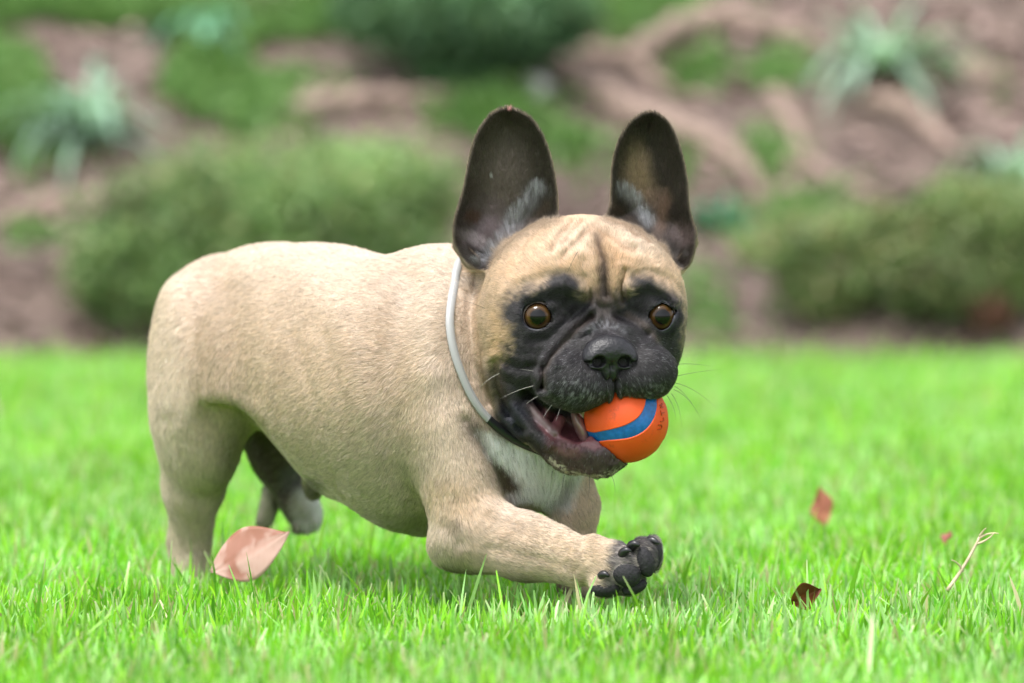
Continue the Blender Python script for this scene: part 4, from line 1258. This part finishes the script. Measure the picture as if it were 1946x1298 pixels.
# ------------------------------------------------------------------ roots
m_root = simple_mat('weathered_root_bark', (0.34, 0.25, 0.21), 0.85, 0.45, 40, 0.8, 0.2)
def root_thing(label, pts, rad, lift=0.35, seed=0):
    P = []
    for (px, py) in pts:
        p = bank_at(px, py); P.append(np.array(p))
    # Catmull-Rom
    Q = []; n = len(P)
    for i in range(n - 1):
        p0, p1, p2, p3 = P[max(i - 1, 0)], P[i], P[i + 1], P[min(i + 2, n - 1)]
        for s_ in range(8):
            t = s_ / 8; Q.append(0.5 * (2 * p1 + (p2 - p0) * t + (2 * p0 - 5 * p1 + 4 * p2 - p3) * t * t + (3 * p1 - p0 - 3 * p2 + p3) * t ** 3))
    Q.append(P[-1]); Q = np.array(Q)
    R_ = []
    for i in range(len(Q)):
        t = i / (len(Q) - 1)
        r_ = 0.85 * rad * MMPX * (0.55 + 0.6 * math.sin(math.pi * min(1, t * 1.0 + .12))) * (1 + .15 * math.sin(i * 1.3 + seed)); R_.append(r_)
    Q[:, 2] = bank_z(Q[:, 0], Q[:, 1]) + np.array(R_) * lift
    V, F = tube([Vector(q_) for q_ in Q], R_, 14)
    V = np.array(V); V = V + (fbm(V, 45, seed)[:, None] - .5) * 0.006
    o = mesh_obj('tree_root', V, F, m_root); set_origin(o, Q[0]); tag(o, label, 'tree root', 'exposed tree roots on the bank'); return o
root_thing('thick root arching across the top right of the bank to the pale plant', [(1180, 130), (1260, 88), (1350, 56), (1440, 66), (1540, 92), (1600, 110)], 26, 0.9, 1)
root_thing('long pale root running down from behind the ears to the right', [(1075, 150), (1140, 190), (1230, 235), (1320, 270), (1390, 310), (1430, 350), (1462, 395)], 27, 0.7, 2)
root_thing('short hooked root below the pale plant on the right', [(1640, 205), (1700, 215), (1745, 240), (1790, 275), (1820, 300)], 22, 0.8, 3)
root_thing('thin root stub pointing down left of the hooked root', [(1465, 190), (1490, 225), (1515, 270), (1530, 310)], 20, 0.7, 4)
root_thing('level root behind the dog left of its left-hand ear', [(560, 215), (640, 205), (740, 200), (840, 190), (900, 200)], 22, 0.6, 5)
root_thing('long low root crossing the earth at the left edge', [(-40, 440), (60, 405), (170, 385), (290, 350), (400, 300)], 20, 0.4, 6)
root_thing('thin root slanting through the earth in the middle of the right side', [(1500, 300), (1560, 330), (1640, 370), (1720, 410)], 14, 0.5, 7)
root_thing('root along the earth at the top right corner', [(1760, 120), (1830, 140), (1890, 155), (1990, 150)], 20, 0.6, 8)
root_thing('dark root behind the ears coming out of the bush', [(1050, 80), (1120, 105), (1200, 120), (1280, 180), (1350, 200)], 15, 0.6, 9)

# ------------------------------------------------------------------ ground cover on the bank
rg = np.random.default_rng(8)
PATCH = [(230, 60, 240, 70, 1.4), (110, 30, 200, 60, 1.2), (420, 150, 160, 60, .9), (200, 60, 320, 130, 1.0), (60, 180, 130, 90, .9), (90, 60, 190, 90, 1.3), (300, 150, 170, 80, 1.2), (560, 95, 100, 55, .9), (640, 25, 120, 40, 1), (30, 200, 80, 80, .9), (1235, 25, 150, 42, 1.2), (1325, 150, 60, 36, .8), (1480, 150, 60, 34, .8),
         (1800, 190, 80, 40, .8), (390, 215, 120, 50, .7), (940, 225, 110, 60, .8), (1085, 265, 60, 60, .5), (1250, 330, 70, 60, .4), (1460, 300, 60, 50, .35), (1500, 420, 120, 40, .35), (1850, 400, 90, 40, .6), (480, 250, 100, 30, .4), (60, 450, 60, 20, .4), (1380, 620, 70, 30, .5), (1330, 560, 50, 60, .2)]
pts = []
for (cx, cy, rx_, ry_, dn_) in PATCH:
    n = int(rx_ * ry_ * dn_ * 0.22)
    a_ = rg.uniform(0, 2 * math.pi, n); r_ = np.sqrt(rg.random(n)) * (1 + .4 * rg.normal(size=n))
    c0 = bank_at(cx, cy); ex = bank_at(cx + rx_, cy); up_ = bank_at(cx, cy - ry_); dn2 = bank_at(cx, min(cy + ry_, 640))
    x = c0.x + np.cos(a_) * r_ * (ex.x - c0.x); y = c0.y + np.sin(a_) * r_ * (up_.y - dn2.y) / 2
    pts.append(np.stack([x, y], 1))
p2 = np.concatenate(pts); p2 = p2[noise3(np.stack([p2[:, 0], p2[:, 1], 0 * p2[:, 0]], 1), 9.0, 4) > .30]; n = len(p2)
keep_ = p2[:, 1] > 7.97; p2 = p2[keep_]; n = len(p2)
z = bank_z(p2[:, 0], p2[:, 1]) + rg.uniform(0, 0.02, n)
p = np.stack([p2[:, 0], p2[:, 1], z], 1)
a = rg.normal(size=(n, 3)); a[:, 2] = np.abs(a[:, 2]) + .2; a /= np.linalg.norm(a, axis=1)[:, None]
b_ = rg.normal(size=(n, 3)); b_ -= (b_ * a).sum(1)[:, None] * a; b_ /= np.linalg.norm(b_, axis=1)[:, None]
s = 0.018 * rg.uniform(.5, 1.3, (n, 1))
V = np.stack([p, p + a * s * .5 + b_ * s * .3, p + a * s, p + a * s * .5 - b_ * s * .3], 1).reshape(-1, 3)
o = mesh_obj('ground_cover', V, np.arange(n * 4).reshape(-1, 4), m_leaf, smooth=False)
k = rg.random((n, 1)); c = (np.array([0.10, 0.23, 0.06]) * (1 - k) + np.array([0.24, 0.38, 0.13]) * k) * rg.uniform(.7, 1.2, (n, 1))
colour_attr(o, 'tint', np.repeat(c, 4, 0)); tag(o, 'patches of low bright green ground cover on the earth bank', kind='stuff')
# bark chips and dead leaves lying on the earth
n = 9000
x = rg.uniform(-1.9, 1.9, n); y = rg.uniform(7.97, 10.0, n); z = bank_z(x, y) + 0.003
a = rg.normal(size=(n, 3)) * (1, 1, .35); a /= np.linalg.norm(a, axis=1)[:, None]
b_ = np.cross(a, rg.normal(size=(n, 3)) * (.3, .3, 1)); b_ /= np.linalg.norm(b_, axis=1)[:, None]; nn = np.cross(a, b_)
L_ = rg.uniform(.006, .022, (n, 1)); W_ = L_ * rg.uniform(.25, .6, (n, 1)); p = np.stack([x, y, z], 1)
V = np.stack([p - a * L_ - b_ * W_, p + a * L_ - b_ * W_, p + a * L_ + b_ * W_, p - a * L_ + b_ * W_, p + nn * L_ * .4], 1).reshape(-1, 3)
q_ = (np.arange(n) * 5)[:, None]
F = np.concatenate([q_ + np.array([[0, 1, 4]]), q_ + np.array([[1, 2, 4]]), q_ + np.array([[2, 3, 4]]), q_ + np.array([[3, 0, 4]])])
o = mesh_obj('bark_mulch', V, F, leaf_mat('bark_chip', 'tint', 0.8, 0.0, 0.2), smooth=False)
k = rg.random((n, 1)); c = np.array([0.11, 0.07, 0.06]) * (1 - k) + np.array([0.40, 0.29, 0.26]) * k
colour_attr(o, 'tint', np.repeat(c, 5, 0)); tag(o, 'brown bark chips scattered over the earth bank', kind='stuff')

# pale stone and rusty leaf clump on the bank
def rock(name, c, r, mat, seed):
    V, F = uv_sphere(1.0, 28, 18); V = np.array(V)
    V = V * (1 + 0.5 * (fbm(V + seed, 1.6, seed)[:, None] - .5)) * np.array(r)
    o = mesh_obj(name, V, F, mat); o.location = c; return o
c = bank_at(1020, 185)
tag(rock('stone', (c.x, c.y, c.z + 0.012), (.022, .02, .02), simple_mat('pale_stone', (0.42, 0.42, 0.40), .8, .3, 60, .4), 3), 'small pale stone on the bank between the ears, above the head', 'stone')
o = leaf_cloud('dry_leaf_clump', tuple(np.array(unproject([[1885, 596, (8.0 - D0) * FPX / D0]])[0])), (.035, .03, .028), 500, 0.016, ((0.30, 0.14, 0.10), (0.24, 0.12, 0.09)), m_leaf, None, 91)
tag(o, 'rust red clump of dry leaves low in the shrub at the right edge', 'dry leaves')

# ------------------------------------------------------------------ fallen leaves and straw in the grass
def fallen_leaf(label, A, B, wu, wl, w0, fold, cols, curl=0.0, seed=0, cat='leaf', tilt=10.0):
    """A, B leaf ends in the view, wu / wl half widths above / below the midrib, w0 depth in sculpt units"""
    A = np.array(A, float); B = np.array(B, float); d = B - A; L = np.linalg.norm(d); d /= L; nrm_ = np.array([d[1], -d[0]])
    ns, nt_ = 26, 13; V = []
    for i in range(ns):
        s_ = i / (ns - 1); prof = max(0.02, math.sin(math.pi * s_ ** 0.9) ** 1.05)
        for j in range(nt_):
            t = -1 + 2 * j / (nt_ - 1)
            W = (wu if t > 0 else wl) * prof
            q_ = A + d * L * s_ + nrm_ * t * W
            q_ = q_ + nrm_ * 3 * math.sin(s_ * 9 + seed) * abs(t)
            dep = w0 + tilt * t * prof + fold * abs(t) * prof * 30 + curl * 26 * math.cos(s_ * 3.1 + seed) * t + 1.5 * math.sin(s_ * 11 + t * 3) * abs(t)
            V.append((q_[0], q_[1], dep + 2.0 * (abs(t) < .1)))
    F = [(i * nt_ + j, (i + 1) * nt_ + j, (i + 1) * nt_ + j + 1, i * nt_ + j + 1) for i in range(ns - 1) for j in range(nt_ - 1)]
    W = unproject(V)
    o = mesh_obj('fallen_leaf', W, F, leaf_mat('dry_leaf', 'tint', 0.5, 0.2, 0.3))
    T = np.array([(-1 + 2 * (k % nt_) / (nt_ - 1)) for k in range(ns * nt_)]); S = np.array([(k // nt_) / (ns - 1) for k in range(ns * nt_)])
    nz_ = fbm(np.array(V), 1 / 26, seed); mm = sstep(.45, .66, nz_ + 0.28 * sstep(0, .5, T) * sstep(.2, .5, S) - .06)[:, None]
    c = np.array(cols[0]) * (1 - mm) + np.array(cols[1]) * mm
    vein = np.maximum(np.exp(-(T / .07) ** 2), .45 * np.exp(-(((S * 7 - np.abs(T) * 1.2) % 1 - .5) / .12) ** 2))[:, None]
    c = c * (1 - .35 * vein) + np.array(cols[2]) * .35 * vein
    colour_attr(o, 'tint', c)
    sd = o.modifiers.new('thickness', 'SOLIDIFY'); sd.thickness = 0.00025
    set_origin(o, W.mean(0)); tag(o, label, cat, 'fallen leaves in the grass'); return o
fallen_leaf('large pink and brown fallen leaf lying on the grass below the dog\'s belly', (401, 1089), (549, 1009), 47, 50, 340, .2, ((0.50, 0.33, 0.275), (0.30, 0.13, 0.085), (0.40, 0.17, 0.12)), .12, 2, tilt=22)
fallen_leaf('upright rust red leaf in the grass to the right of the ball', (1566, 1000), (1560, 925), 22, 20, 1500, .6, ((0.50, 0.20, 0.13), (0.36, 0.12, 0.09), (0.5, 0.2, 0.12)), .2, 5)
fallen_leaf('small curled dark brown leaf low in the grass at the bottom right', (1504, 1150), (1560, 1118), 26, 22, -20, -1.0, ((0.30, 0.09, 0.04), (0.16, 0.045, 0.02), (0.25, 0.09, 0.05)), 1.0, 8)
fallen_leaf('tiny pinkish leaf in the blurred grass near the right edge', (1792, 1035), (1806, 1008), 9, 8, 1000, .5, ((0.42, 0.18, 0.14), (0.3, 0.1, 0.08), (0.4, 0.15, 0.1)), .3, 4)
m_straw = simple_mat('dry_straw', (0.62, 0.50, 0.34), 0.6, 0.3, 90)
st = []
pts = [Vector(unproject([q_])[0]) for q_ in bez((1800, 1122, 150), (1838, 1072, 160), (1862, 1020, 165), 14)]
V, F = tube(pts, [0.0016 * (1 - .03 * i) for i in range(14)], 7)
tw = mesh_obj('dry_stalk', V, F, m_straw); set_origin(tw, pts[0]); tag(tw, 'pale dry stalk with forked tips sticking out of the grass at the right', 'stalk')
for (p0, p1, p2_) in (((1860, 1024, 165), (1878, 1010, 160), (1898, 1014, 150)), ((1856, 1034, 165), (1878, 1028, 155), (1890, 1012, 150)), ((1862, 1020, 165), (1868, 1008, 160), (1874, 1004, 150)), ((1830, 1086, 160), (1822, 1068, 150), (1808, 1064, 140))):
    pts = [Vector(unproject([q_])[0]) for q_ in bez(p0, p1, p2_, 8)]
    V, F = tube(pts, [0.0011 * (1 - .1 * i) for i in range(8)], 6)
    o = mesh_obj('tip', V, F, m_straw); set_origin(o, pts[0]); adopt(o, tw)
